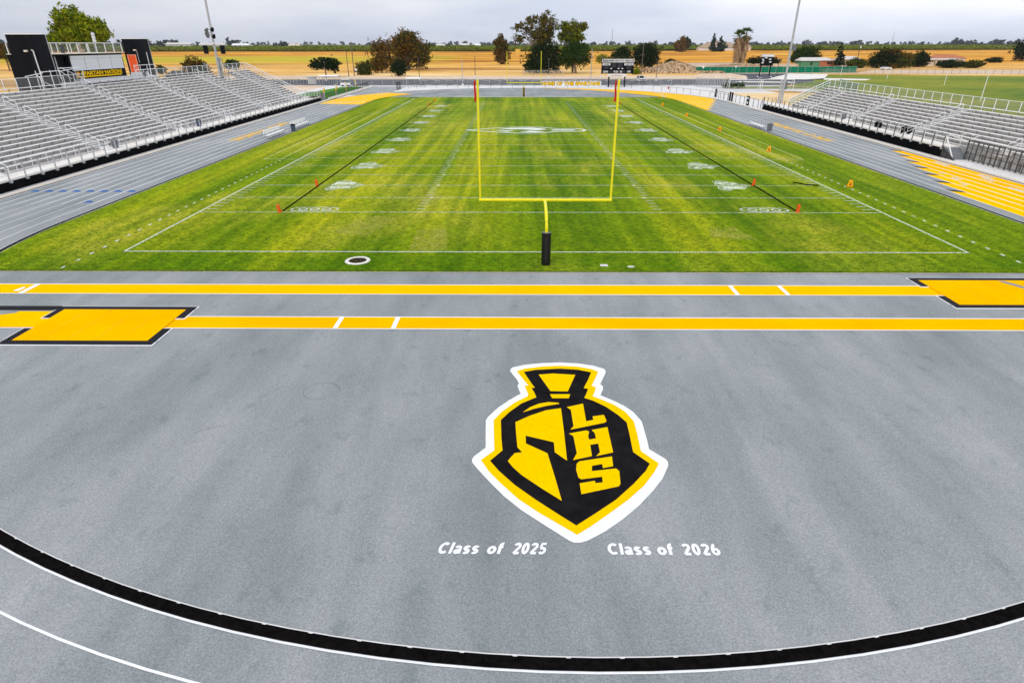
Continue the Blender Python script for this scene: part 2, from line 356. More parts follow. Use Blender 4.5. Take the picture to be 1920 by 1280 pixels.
# =================================================================== GROUND
YC0, YC1, RI, LW = 6.44, 103.29, 32.18, 1.1375      # bend centres, inner kerb radius, lane width
RL0 = 32.48                                          # first white line
def ov(r, s0=0, s1=1, n=64):
    """closed oval of radius r as a list of points (counter clockwise)"""
    P = []
    for i in range(n+1): a = math.pi*i/n; P.append((r*math.cos(a), YC1+r*math.sin(a)))
    for i in range(n+1): a = math.pi+math.pi*i/n; P.append((r*math.cos(a), YC0+r*math.sin(a)))
    return P
def ring(mb, r0, r1, z, n=96):
    A, B = ov(r0, n=n), ov(r1, n=n); k = len(A)
    mb.add([(x,y,z) for x,y in A]+[(x,y,z) for x,y in B], [(i,k+i,k+(i+1)%k,(i+1)%k) for i in range(k)]); return mb
def strip(mb, x0, y0, x1, y1, w_, z):
    d = Vector((x1-x0, y1-y0, 0)).normalized(); n = Vector((-d.y, d.x, 0))*w_/2
    return mb.add([(x0-n.x,y0-n.y,z),(x1-n.x,y1-n.y,z),(x1+n.x,y1+n.y,z),(x0+n.x,y0+n.y,z)], [(0,1,2,3)])

# dry golden fields as one sheet to the horizon
def gold_mat():
    M = bpy.data.materials.new('dry_grass_field'); M.use_nodes = True; t = M.node_tree; L = t.links.new
    b = t.nodes['Principled BSDF']; b.inputs['Roughness'].default_value = .95; b.inputs['Specular IOR Level'].default_value = .1
    c = N(t, 'ShaderNodeTexCoord')
    def noise(sc, st, det=5, rgh=.6):
        mpp = N(t, 'ShaderNodeMapping'); mpp.inputs['Scale'].default_value = st; L(c.outputs['Object'], mpp.inputs['Vector'])
        n = N(t, 'ShaderNodeTexNoise'); n.inputs['Scale'].default_value = sc; n.inputs['Detail'].default_value = det; n.inputs['Roughness'].default_value = rgh
        L(mpp.outputs[0], n.inputs['Vector']); return n.outputs['Fac']
    def ramp(f, *st):
        r = N(t, 'ShaderNodeValToRGB'); e = r.color_ramp.elements
        e[0].position, e[1].position = st[0][0], st[-1][0]; e[0].color = (*st[0][1], 1); e[1].color = (*st[-1][1], 1)
        for p, cc in st[1:-1]: x = e.new(p); x.color = (*cc, 1)
        L(f, r.inputs['Fac']); return r.outputs[0]
    def mixc(kind, f, a, bb):
        x = N(t, 'ShaderNodeMixRGB'); x.blend_type = kind
        if isinstance(f, float): x.inputs[0].default_value = f
        else: L(f, x.inputs[0])
        L(a, x.inputs[1]); L(bb, x.inputs[2]); return x.outputs[0]
    base = ramp(noise(.02, (.40, 1, 1), 6, .65), (.36, (.36, .13, .010)), (.5, (.68, .31, .020)), (.63, (.86, .50, .075)))
    lines = ramp(noise(.10, (.10, 1, 1), 6, .7), (.33, (.28, .18, .10)), (.44, (.84, .76, .65)), (.56, (1.06, 1.08, 1.12)))
    g = mixc('MULTIPLY', 1.0, base, lines)
    # yellow-green growth in the left middle field
    sp = N(t, 'ShaderNodeSeparateXYZ'); L(c.outputs['Object'], sp.inputs[0])
    def band(sock, a, b_, c_, d):
        r1 = N(t, 'ShaderNodeMapRange'); r1.inputs['From Min'].default_value = a; r1.inputs['From Max'].default_value = b_; L(sock, r1.inputs['Value'])
        r2 = N(t, 'ShaderNodeMapRange'); r2.inputs['From Min'].default_value = d; r2.inputs['From Max'].default_value = c_; L(sock, r2.inputs['Value'])
        mm = N(t, 'ShaderNodeMath', operation='MULTIPLY'); L(r1.outputs[0], mm.inputs[0]); L(r2.outputs[0], mm.inputs[1]); return mm.outputs[0]
    my = band(sp.outputs['Y'], 330, 430, 560, 690); mxx = band(sp.outputs['X'], -560, -420, -70, -40)
    mm = N(t, 'ShaderNodeMath', operation='MULTIPLY'); L(my, mm.inputs[0]); L(mxx, mm.inputs[1])
    nn = N(t, 'ShaderNodeMath', operation='MULTIPLY'); L(mm.outputs[0], nn.inputs[0]); L(ramp(noise(.02, (.3, 1, 1)), (.3, (.1,.1,.1)), (.6, (1,1,1))), nn.inputs[1])
    green = ramp(noise(.05, (.15, 1, 1)), (.35, (.62, .50, .02)), (.65, (.30, .34, .02)))
    g = mixc('MIX', nn.outputs[0], g, green)
    # straw stubble and bare soil nearer the stadium
    nb = N(t, 'ShaderNodeMapRange'); nb.inputs['From Min'].default_value = 420; nb.inputs['From Max'].default_value = 230; L(sp.outputs['Y'], nb.inputs['Value'])
    straw = ramp(noise(.03, (.35, 1, 1), 6, .7), (.38, (.33, .17, .05)), (.48, (.72, .44, .13)), (.62, (.88, .66, .32)))
    sm_ = N(t, 'ShaderNodeMath', operation='MULTIPLY'); L(nb.outputs[0], sm_.inputs[0]); sm_.inputs[1].default_value = .8; g = mixc('MIX', sm_.outputs[0], g, straw)
    fl = ramp(noise(.7, (.5, 1, 1), 6, .75), (.30, (.6, .55, .5)), (.45, (1, 1, 1)), (.68, (1.18, 1.18, 1.18)))
    g = mixc('MULTIPLY', 1.0, g, fl)
    L(g, b.inputs['Base Color']); return M
MT['gold'] = gold_mat()
g = MB(); g.add([(-6800,-400,0),(6800,-400,0),(6800,7700,0),(-6800,7700,0)], [(0,1,2,3)]); struct('ground', g, 'gold')
# ditch lines and ploughed strips out in the dry fields
g = MB()
for (x0,y0,x1,y1,w_) in [(-560,612,-40,640,9),(-300,590,-150,592,5),(24,312,118,300,3.5),(-30,640,60,720,12),(50,520,330,505,5),(-520,700,-330,695,8),(160,480,330,470,5),(-38,520,-15,560,3)]:
    n = 24; 
    for i in range(n):
        a, b = i/n, (i+1)/n; ja, jb = random.uniform(-1,1)*w_*.35, random.uniform(-1,1)*w_*.35
        if random.random() < .3: continue
        strip(g, x0+(x1-x0)*a, y0+(y1-y0)*a+ja, x0+(x1-x0)*b, y0+(y1-y0)*b+ja, w_*random.uniform(.5,1.1), .004+.0002*i)
struct('dirt_track', g, 'rust')

g = MB(); g.poly([(-64,-40),(64,-40),(64,30),(62,140),(75,152),(75,157.5),(-64,157.5),(-64,100)], .010); struct('concrete_apron', g, 'conc')
g = MB(); g.poly([(-150,157.6),(-66,156.5),(76,156.5),(92,175),(120,240),(84,240),(76,189),(-66,189),(-150,178)], .014); struct('asphalt_road', g, 'asph')
g = MB(); g.poly([(-130,189),(76,189.3),(84,214),(60,216),(40,214),(0,212.5),(-60,214),(-130,219)], .018); struct('dirt_verge', g, 'dirt')
g = MB(); g.poly([(62,212),(84,214),(84,233),(130,233),(200,227),(340,214),(340,262),(160,268),(138,240),(78,240)], .022); struct('dirt_road', g, 'dirt')
g = MB(); g.poly([(84,192),(100,186),(120,226),(107,232)], .026); g.poly([(95,188),(112,182),(118,190),(106,196)], .026)
g.poly([(66,172),(84,168),(84,176),(70,179)], .026); struct('pale_concrete_pad', g, 'conc2')
g = MB(); g.poly([(49.0,126),(51.5,92),(57.0,86),(66.8,100),(73.5,126)], .018); struct('sand_area', g, 'sand')
g = MB(); g.poly([(-130,95),(-62,99),(-62,100),(-56,104),(-56,152),(-64,157),(-100,157),(-130,140)], .016); struct('bare_lot', g, 'dirt')
g = MB(); g.poly([(-43.4,105),(-52.4,106.5),(-53.5,127),(-50.8,149),(-46.5,150),(-43.6,146)], .030); struct('lawn', g, 'lawn')
# playing field behind the right stand
MT['green'] = mat('practice_field_grass', (.085,.165,.004), (.27,.27,.012), .03, stretch=(.6,1,1), lo=.36, hi=.66, grain=(.35,.22))
g = MB(); g.poly([(59,28),(300,28),(300,200),(186,210.5),(118,223),(94,200),(86,186),(78,158),(78,141),(74,127),(66.8,99),(61,84)], .012); struct('practice_field', g, 'green')
g = MB(); g.poly([(54,141.5),(77,141),(78,152),(56,152)], .030); struct('grass_verge', g, 'green')
g = MB(); ring(g, 0.001, 46, .02) if False else g.poly([(56,141),(74,127),(76.6,141)], .016); struct('concrete_walk', g, 'conc')

# track: one grey rubber sheet for bends, straights and the D areas
g = MB(); g.poly(ov(RL0+8*LW+.35), .030); g2 = [(-42.05,YC1),(-32.4,YC1),(-32.4,151),(-42.05,151)]
struct('track', g, 'track')
g = MB(); g.poly([(-42.02,YC1+16),(-33.0,YC1+16),(-33.0,151),(-42.02,151)], .0335); g.poly([(-42.02,-32),(-41.0,-32),(-41.0,3),(-42.02,3)], .0335); struct('sprint_chute', g, 'track')
# infield grass, cut straight behind each end line
def infield(r, ya, yb, n=40):
    a0 = math.asin((YC0-ya)/r); P = []
    a1 = math.asin((yb-YC1)/r)
    for i in range(n+1): a = a1*(1-i/n); P.append((r*math.cos(a), YC1+r*math.sin(a)))
    for i in range(n+1): a = -a0*i/n; P.append((r*math.cos(a), YC0+r*math.sin(a)))
    Q = [(-x,y) for x,y in reversed(P)]; return P+Q
g = MB(); g.poly(infield(RI, -3.40, 113.2), .046); struct('field_grass', g, 'grass')
# thin pale kerb joint and brown soil line along the near grass edge
g = MB(); strip(g, -30.8,-3.47, 30.8,-3.47, .07, .050); struct('field_edge_kerb', g, 'curbc')
g = MB()
for i in range(240):
    x = -30.6+61.2*i/240; g.add([(x,-3.41-.0,.052),(x+.255,-3.41,.052),(x+.255,-3.30+random.uniform(0,.09),.052),(x,-3.30+random.uniform(0,.09),.052)], [(0,1,2,3)])
MT['soil'] = mat('soil_edge', (.06,.045,.015), (.10,.09,.02), 4); struct('soil_edge', g, 'soil')
# ragged turf tufts overhanging the kerb and scattered thick near grass
def tufts(n, fn, hmin, hmax, wd):
    mb = MB()
    for _ in range(n):
        x, y = fn(); h = random.uniform(hmin, hmax); a = random.uniform(0, 6.28); lx, ly = random.uniform(-.05,.05), random.uniform(-.05,.05)
        dx, dy = math.cos(a)*wd, math.sin(a)*wd
        mb.add([(x-dx,y-dy,.045),(x+dx,y+dy,.045),(x+lx,y+ly,.045+h)], [(0,1,2)])
    return mb
MT['blade'] = mat('grass_blade', (.07,.17,.004), (.22,.31,.012), .9, lo=.3, hi=.7, grain=(5,.25), rough=.9)
def near_pt():
    y = -3.42+ (random.random()**1.7)*16; return random.uniform(-31.0, 31.0), y
g = tufts(52000, near_pt, .03, .085, .018)
g2 = tufts(7000, lambda: (random.uniform(-30.7,30.7), -3.42+random.uniform(-.03,.12)), .03, .07, .02); g.add(g2.v, g2.f)
struct('grass_tufts', g, 'blade', kind='stuff')

# kerbs and lane lines
g = MB(); ring(g, RI, RL0-.02, .050); struct('track_kerb', g, 'blk_rub')
g = MB()
nn = 96
for i in range(nn):      # white drain-channel lips showing at the joints of the kerb sections
    a = math.pi+math.pi*(i+.5)/nn
    c, s = math.cos(a), math.sin(a); w_ = .10
    g.add([(r*math.cos(a+d/32)*1, YC0+r*math.sin(a+d/32), .0512) for r, d in ((RI-.015,-w_*.6),(RI+.012,-w_*.4),(RI+.012,w_*.4),(RI-.015,w_*.6))], [(0,1,2,3)])
    a2, a3 = math.pi+math.pi*i/nn, math.pi+math.pi*(i+1)/nn
    g.add([(r*math.cos(q), YC0+r*math.sin(q), .0508) for r, q in ((RI-.028,a2),(RI-.002,a2),(RI-.002,a3),(RI-.028,a3))], [(0,1,2,3)])
for s in (-1, 1): strip(g, s*(RI-.03), YC0, s*(RI-.03), YC1, .05, .0508)
struct('kerb_joints', g, 'conc')
g = MB()
for k in range(9): ring(g, RL0+k*LW-.025 if k else RL0-.02, RL0+k*LW+.032, .0400+.0002*k)
for k in range(1, 9):
    for s in (-1, 1): strip(g, s*(RL0+k*LW), YC0+5, s*(RL0+k*LW), YC1, .10, .0424+.0002*(s+1))
for k in range(1, 9): strip(g, -(RL0+k*LW), YC1+16, -(RL0+k*LW), 150.5, .11, .0425)
struct('track_lane_lines', g, 'white_line')
g = MB(); ring(g, RL0+8*LW+.04, RL0+8*LW+.33, .034)
g.box((-42.0,YC1,.02),(-41.7,151,.036)); struct('track_outer_edge', g, 'blk_rub')
g = MB()
g.box((-42.42,-30,0),(-42.12,151,.10)); g.box((42.12,-30,0),(42.42,104,.10))
struct('concrete_kerb', g, 'curbc')

# yellow exchange zones, lane by lane, in the right straight running into the near bend
def lane_poly(side, k, y0, y1, z, mb):
    """lane k (0..7); along the straight y0..y1, y<YC0 or y>YC1 continues round the bend by arc length"""
    r0, r1 = RL0+k*LW+.035, RL0+(k+1)*LW-.03
    def P(r, y):
        rm = (r0+r1)/2
        if y < YC0: a = (YC0-y)/rm; return (side*r*math.cos(a), YC0-r*math.sin(a))
        if y > YC1: a = (y-YC1)/rm; return (side*r*math.cos(a), YC1+r*math.sin(a))
        return (side*r, y)
    n = 14; A = [P(r0, y0+(y1-y0)*i/n) for i in range(n+1)]; B = [P(r1, y0+(y1-y0)*i/n) for i in range(n+1)]
    k_ = n+1; mb.add([(x,y,z) for x,y in A]+[(x,y,z) for x,y in B], [(i,i+1,k_+i+1,k_+i) if side > 0 else (k_+i,k_+i+1,i+1,i) for i in range(n)])
gy, go, gd, gw_ = MB(), MB(), MB(), MB()
starts = [None, 16.2, 19.8, 23.3, 26.7, 30.1, 33.6, 37.2]
for k in range(1, 8):
    y1 = starts[k]; lane_poly(1, k, -16, y1, .0358, go if k >= 5 else gy)
    r0 = RL0+k*LW+.05
    gd.add([(r0+.02,y1+.9,.0366),(r0+LW-.10,y1+.02,.0366),(r0+LW-.10,y1-.45,.0366),(r0+.25,y1-.05,.0366)], [(0,1,2,3)])
    # worn white arrows and numbers inside the zone
for (x, y, w_, l_) in [(37.6,21.5,.7,1.4),(41.0,29.0,.8,2.6),(40.9,22.5,.7,2.2),(40.0,21.0,.6,2.0),(40.9,15.5,1.0,3.2),(39.6,17.0,.5,2.4),(39.0,13.0,.6,2.0),(37.9,24.0,.4,1.1),(36.6,19.0,.5,1.0),(40.2,12.5,.8,2.2)]:
    gw_.add([(x-w_/2,y-l_/2,.0374),(x+w_/2,y-l_*.3,.0374),(x+w_*.45,y+l_*.4,.0374),(x-w_*.1,y+l_/2,.0374),(x-w_*.4,y+l_*.1,.0374)], [(0,1,2,3,4)])
# far left and far right zones round the far bend
for k in range(8):
    lane_poly(-1, k, 94.6+.25*k, YC1+20.5+.7*k, .0356, gy); lane_poly(1, k, 83.5+3.3*k, 112+5.2*k+14, .0356, gy)
for i in range(7):
    x, y = -40.5+1.14*i, 99.0+.4*i; gw_.poly([(x-.3,y-.8),(x+.3,y-.8),(x+.35,y+.5),(x,y+1.6),(x-.35,y+.5)], .0374)
    a = R(18+3*i); r = RL0+(i+.5)*LW; gw_.poly([(r*math.cos(a)+dx, YC1+r*math.sin(a)+dy) for dx,dy in ((-.35,-.9),(.35,-.9),(.3,.9),(-.3,.9))], .0374)
struct('exchange_zone', gy, 'yel'); struct('exchange_zone_outer', go, 'yel2')
struct('zone_start_triangles', gd, 'blkp'); struct('zone_arrows', gw_, 'wnum')
g = MB()
for k in range(8):
    x0 = -(RL0+k*LW+.12); g.add([(x0,15.75,.0372),(x0-.62,16.35,.0372),(x0-.9,16.35,.0372),(x0-.9,15.75,.0372)], [(0,1,2,3)])
x0 = -(RL0+LW+.12); g.add([(x0,12.0,.0372),(x0-.62,12.6,.0372),(x0-.9,12.6,.0372),(x0-.9,12.0,.0372)], [(0,1,2,3)])
struct('blue_start_marks', g, 'blue')

MT['scuff'] = worn_line_mat('faint_scuff', (.19,.21,.215), .55)
g = MB()
for cx_, cy_, rr0, a0, a1 in ((-8.35,-15.6,.62,0,300),(12.0,-12.9,.3,20,200),(-3.5,-15.0,.5,200,280),(9.5,-17.5,1.1,30,80),(-10.5,-19.0,1.4,100,140)):
    P = [(cx_+rr0*math.cos(R(a0+(a1-a0)*i/20)), cy_+rr0*.9*math.sin(R(a0+(a1-a0)*i/20))) for i in range(21)]
    for p, q in zip(P, P[1:]): strip(g, p[0], p[1], q[0], q[1], .022, .0312)
for _ in range(150):
    x, y = random.uniform(-19,19), random.uniform(-24,-11.2); a = random.uniform(0,3.14); l_ = random.uniform(.01,.07); strip(g, x, y, x+math.cos(a)*l_, y+math.sin(a)*l_, random.uniform(.008,.022), .0312)
struct('surface_scuffs', g, 'scuff')

# ------------------------------------------------------------------ jump runways across the D
def runway(x0, x1, y0, y1, z, name, m_):
    g = MB(); g.poly([(x0,y0),(x1,y0),(x1,y1),(x0,y1)], z); struct(name, g, m_)
    g = MB(); strip(g, x0,y0,x1,y0, .07, z+.004); strip(g, x0,y1,x1,y1, .07, z+.004); return g
g1 = runway(-29, 29, -6.60, -5.30, .040, 'runway', 'yel')
for x in (9.03, 11.45): strip(g1, x,-6.56,x,-5.34, .20, .046)
strip(g1, -25.6,-6.56,-25.6,-5.34, .26, .046); g1.poly([(-26.2,-6.25),(-25.9,-6.3),(-25.9,-5.8),(-26.05,-5.7)], .0465)
struct('runway_lines', g1, 'white_line')
g1 = runway(-27.3, 27.3, -10.52, -9.28, .040, 'runway_second', 'yel2')
for x in (-9.27, -6.80): strip(g1, x,-10.48,x,-9.32, .20, .046)
struct('runway_second_lines', g1, 'white_line')
g = MB(); g.poly([(-24.0,-9.60),(-24.0,-8.98),(-26,-8.98),(-26,-9.60)], .0475); struct('runway_patch', g, 'track')

def pit(name, label, x0, x1, y0, y1, opens):
    """soft yellow pit cover inside a black mesh border with a thin white outline"""
    b = .36; z = .05
    t = thing(name, label, 'pit cover', ((x0+x1)/2, (y0+y1)/2, .03), 'sand pit covers beside the runways')
    g = MB(); g.box((x0,y0,z),(x1,y1,z+.035)); obj('cover', g, 'yel2', t)
    sm = MB()
    for i in range(1, 5):
        x = x0+(x1-x0)*i/5; sm.box((x-.004,y0+.06,z+.03),(x+.004,y1-.06,z+.0360))
    obj('seam', sm, 'rust', t)
    def bord(e, zz, nm, mt):
        B = b+e; g = MB()
        g.box((x0-B,y1-.0,zz),(x1+B,y1+B,zz+.03)); g.box((x0-B,y0-B,zz),(x1+B,y0,zz+.03))
        for xe, xx in ((x0-B,x0),(x1,x1+B)):
            for (ya, yb) in opens: g.box((xe,ya-e,zz),(xx,yb+e,zz+.03))
        obj(nm, g, mt, t)
    bord(.05, z-.012, 'edging', 'white_line'); bord(0, z-.004, 'border', 'mesh_mat')
    return t
t = pit('sand_pit_cover', 'long yellow pit cover with black mesh border at the left end of the nearer runway', -22.05, -16.52, -11.80, -8.62, [(-11.80,-10.62),(-9.55,-8.62)])
g = MB(); g.box((-28.5,-8.62,.050),(-22.42,-8.22,.078)); obj('border', g, 'mesh_mat', t)
g = MB(); g.box((-24.0,-10.45,.048),(-22.05,-8.80,.062)); g.poly([(-24.0,-10.45),(-24.0,-8.98),(-25.4,-9.55),(-26,-9.55),(-26,-10.45)], .048, .012); obj('apron', g, 'yel', t)
t = pit('sand_pit_cover', 'yellow pit cover with black mesh border at the right end of the farther runway', 18.78, 26.5, -7.80, -4.60, [(-7.80,-6.72),(-5.45,-4.60)])
g = MB(); g.poly([(22.7,-4.75),(23.0,-4.68),(23.9,-6.3),(23.5,-6.3)], .086, .004); obj('patch', g, 'track', t)

# ------------------------------------------------------------------ emblem and class lettering painted on the D
LOGO={'white':[(-1.806,-14.164),(-1.795,-14.004),(-1.711,-13.869),(-1.253,-13.661),(-0.59,-13.517),(0.074,-13.471),(0.729,-13.536),(1.304,-13.711),(1.683,-13.966),(1.714,-14.179),(1.619,-14.466),(1.399,-15.071),(1.471,-15.241),(1.444,-15.457),(1.307,-15.832),(1.733,-16.202),(2.036,-16.529),(2.263,-16.899),(2.427,-17.409),(2.43,-17.606),(2.405,-18.543),(2.379,-18.895),(2.776,-19.381),(2.806,-19.52),(2.775,-19.681),(2.486,-20.263),(2.117,-20.777),(1.635,-21.365),(1.148,-21.854),(0.648,-22.287),(0.183,-22.602),(0.006,-22.672),(-0.163,-22.674),(-0.284,-22.6),(-0.817,-22.118),(-1.427,-21.554),(-1.89,-21.019),(-2.339,-20.375),(-2.658,-19.881),(-2.844,-19.563),(-2.853,-19.424),(-2.797,-19.274),(-2.484,-18.862),(-2.548,-17.396),(-2.479,-17.193),(-2.155,-16.614),(-1.812,-16.173),(-1.425,-15.748),(-1.516,-15.36),(-1.534,-15.178),(-1.485,-15.056),(-1.547,-14.807)],'yellow':[(-1.567,-14.163),(-1.256,-13.96),(-0.6,-13.793),(0.057,-13.734),(0.706,-13.797),(1.208,-13.983),(1.431,-14.181),(1.233,-14.787),(1.076,-15.196),(1.222,-15.316),(1.118,-15.695),(1.029,-15.903),(1.33,-16.127),(1.697,-16.456),(1.985,-16.849),(2.183,-17.43),(2.168,-18.087),(2.12,-19.0),(2.53,-19.586),(2.33,-19.96),(1.921,-20.563),(1.399,-21.131),(0.819,-21.666),(0.322,-22.109),(-0.064,-22.418),(-0.423,-22.114),(-0.977,-21.648),(-1.517,-21.12),(-1.997,-20.484),(-2.331,-19.995),(-2.592,-19.463),(-2.217,-18.999),(-2.263,-18.167),(-2.296,-17.394),(-2.033,-16.879),(-1.634,-16.338),(-1.205,-15.942),(-1.155,-15.827),(-1.224,-15.536),(-1.287,-15.213),(-1.145,-15.212),(-1.266,-14.93)],'black':[(-1.303,-14.227),(-0.869,-14.065),(0.043,-13.964),(0.685,-14.04),(1.168,-14.235),(0.995,-14.789),(0.782,-15.367),(0.929,-15.425),(0.834,-15.755),(0.736,-16.019),(1.025,-16.207),(1.391,-16.566),(1.725,-17.059),(1.939,-17.492),(1.924,-18.089),(1.879,-19.053),(2.263,-19.597),(2.09,-19.923),(1.647,-20.492),(1.075,-21.134),(0.459,-21.669),(-0.058,-22.099),(-0.443,-21.74),(-1.054,-21.15),(-1.613,-20.554),(-2.06,-19.954),(-2.326,-19.502),(-1.973,-18.997),(-2.024,-18.396),(-2.066,-17.392),(-1.803,-16.93),(-1.399,-16.391),(-0.889,-15.997),(-0.959,-15.652),(-1.044,-15.38),(-0.921,-15.355),(-1.02,-15.114)],'p1':[(-0.764,-14.432),(-0.237,-14.35),(0.567,-14.435),(0.207,-15.608),(-0.392,-15.589)],'p2':[(-0.415,-15.799),(0.277,-15.794),(0.209,-16.057),(-0.356,-16.061)],'p3':[(-1.362,-16.947),(-1.11,-16.628),(-0.813,-16.409),(-0.486,-16.307),(-0.165,-16.349),(-0.134,-16.415),(-0.584,-16.548),(-0.996,-16.734)],'p4':[(-1.6,-17.518),(-1.119,-17.132),(-0.595,-16.816),(-0.098,-16.684),(-0.09,-18.01),(-0.1,-19.485),(-0.432,-19.088),(-0.431,-18.591),(-1.285,-18.252),(-1.279,-18.66),(-0.651,-19.14),(-0.494,-20.211),(-0.363,-21.199),(-0.853,-20.729),(-1.419,-20.142),(-1.666,-19.794),(-1.81,-19.514),(-1.696,-19.283),(-1.609,-19.139),(-1.393,-19.095),(-1.532,-18.855),(-1.57,-18.208)],'L':[(0.097,-16.619),(0.658,-16.398),(0.657,-17.452),(0.895,-17.37),(0.895,-17.168),(1.269,-17.073),(1.312,-17.437),(1.239,-17.527),(0.118,-17.923),(0.233,-17.72),(0.223,-16.788)],'H':[(0.053,-18.131),(0.611,-17.957),(0.691,-18.023),(0.634,-18.266),(0.647,-18.448),(0.862,-18.383),(0.857,-18.097),(0.777,-17.937),(1.29,-17.77),(1.286,-19.083),(0.765,-19.264),(0.9,-19.078),(0.9,-18.643),(0.65,-18.716),(0.642,-19.265),(0.074,-19.459),(0.215,-19.125),(0.182,-18.269)],'S':[(0.166,-19.629),(0.251,-19.515),(1.223,-19.277),(1.194,-19.733),(0.895,-19.814),(0.893,-19.631),(0.592,-19.721),(0.566,-19.958),(1.264,-19.835),(1.336,-19.952),(1.288,-20.495),(1.224,-20.605),(0.178,-20.933),(0.172,-20.489),(0.598,-20.375),(0.605,-20.478),(0.811,-20.44),(0.822,-20.201),(0.227,-20.318),(0.161,-20.244),(0.127,-19.899)]}
t = thing('painted_emblem', 'large black and yellow helmet emblem with white outline and letters LHS on the grey surface', 'painted emblem', (0,-18,.03))
for nm, keys, mt, z in (('outline',['white'],'white_line',.040),('yellow_band',['yellow'],'yel3',.044),('black_field',['black'],'blkp',.048),
                        ('plume',['p1','p2'],'yel3',.052),('face',['p3','p4'],'yel3',.052)):
    g = MB()
    for k in keys: g.poly(LOGO[k], z)
    obj(nm, g, mt, t)
for ch in 'LHS':
    g = MB(); g.poly(LOGO[ch], .052); obj('letter', g, 'yel3', t, label='yellow painted letter '+ch)
def ground_text(s, w_, h_, x, y, z, ux, uy, vx, vy, **k):
    return place(text_mesh(s, w_, h_, **k), lambda a, b, c: (x+a*ux+b*vx, y+a*uy+b*vy, z))
def arc(cx_, cy_, rx, ry, a0, a1, n=14): return [(cx_+rx*math.cos(R(a0+(a1-a0)*i/n)), cy_+ry*math.sin(R(a0+(a1-a0)*i/n))) for i in range(n+1)]
BOLD = {  # heavy sans strokes: (advance, polylines) on a cap height of 1
 'C': (.80, [arc(.42,.5,.30,.40,48,312,22)]), 'l': (.30, [[(.13,0),(.13,1)]]),
 'a': (.62, [arc(.27,.20,.165,.115,20,380,16), [(.44,0),(.44,.48)], arc(.27,.48,.17,.14,0,165,10)]),
 's': (.60, [arc(.27,.50,.155,.125,20,235,12)+arc(.27,.205,.165,.125,60,-150,14)]),
 'o': (.66, [arc(.30,.345,.205,.25,0,360,22)]), 'f': (.40, [[(.15,0),(.15,.74)]+arc(.30,.76,.15,.15,180,75,8), [(.0,.62),(.36,.62)]]),
 '2': (.66, [arc(.28,.70,.20,.20,165,-35,16)+[(.10,.095),(.10,.09)], [(.08,.09),(.53,.09)]]), '0': (.66, [arc(.28,.5,.19,.41,0,360,24)]),
 '5': (.66, [[(.50,.91),(.16,.91),(.12,.53)], [(.12,.53)]+arc(.27,.31,.21,.22,120,-150,18)]),
 '6': (.66, [arc(.29,.31,.20,.22,0,360,20), arc(.36,.36,.27,.55,180,95,12)])}
def bold_word(word, w_, h_, shear):
    mb = MB(); x = 0; t_ = .235
    for ch in word:
        adv, lines = BOLD[ch]
        for P in lines:
            n = len(P); cl = math.dist(P[0], P[-1]) < 1e-3; A = []
            for i in range(n):
                p = P[i-1] if i else (P[-2] if cl else P[0]); q = P[i+1] if i < n-1 else (P[1] if cl else P[-1])
                dx, dy = q[0]-p[0], q[1]-p[1]; L_ = math.hypot(dx, dy) or 1; A.append((P[i], (-dy/L_*t_/2, dx/L_*t_/2)))
            for (p, u), (q, v) in zip(A, A[1:]):
                mb.add([(x+p[0]-u[0],p[1]-u[1],0),(x+q[0]-v[0],q[1]-v[1],0),(x+q[0]+v[0],q[1]+v[1],0),(x+p[0]+u[0],p[1]+u[1],0)], [(0,1,2,3)])
        x += adv+.04
    xs = [v[0] for v in mb.v]; lo_, hi_ = min(xs), max(xs)
    mb.v = [((v[0]-lo_)/(hi_-lo_)*(w_-shear*h_)+v[1]*shear*h_, v[1]*h_, 0) for v in mb.v]; return mb
for yr, x, sh, lb in (('2025', -3.45, .24, 'white slanted painted lettering reading Class of 2025 left below the emblem'),
                      ('2026', .62, 0.0, 'white upright painted lettering reading Class of 2026 right below the emblem')):
    t = thing('painted_lettering', lb, 'painted lettering', (x+1.3,-22.9,.03))
    for wd_, a, w_ in (('Class',0,1.06 if sh else 1.02),('of',1.17,.45 if sh else .38),(yr,1.78,.88)):
        k_ = 0
        g = place(bold_word(wd_, w_, .36, sh), lambda p, q, r_: (x+a+p, -23.05+q, .042)); g.v = [(vx, vy, vz+.00003*(i//4)) for i, (vx, vy, vz) in enumerate(g.v)]
        obj('word', g, 'white_line', t)
# gold words on the straights, each readable from its own stand
sp = 'HOME OF THE SPARTANS'
for side, lb in ((-1,'gold words painted across lanes of the left straight before the big stand'),(1,'gold words painted across lanes of the right straight before the smaller stand')):
    t = thing('painted_lettering', lb, 'painted lettering', (side*36.8,54,.03))
    for wd_, a, w_ in (('HOME',0,4.1),('OF',5.0,1.9),('THE',7.9,2.9),('SPARTANS',11.6,7.6)):
        y0_ = 64.0-a if side < 0 else 44.5+a
        obj('word', ground_text(wd_, w_, 1.45, side*37.75, y0_, .0410, 0, side, -side, 0, bold=.03), 'yel', t)

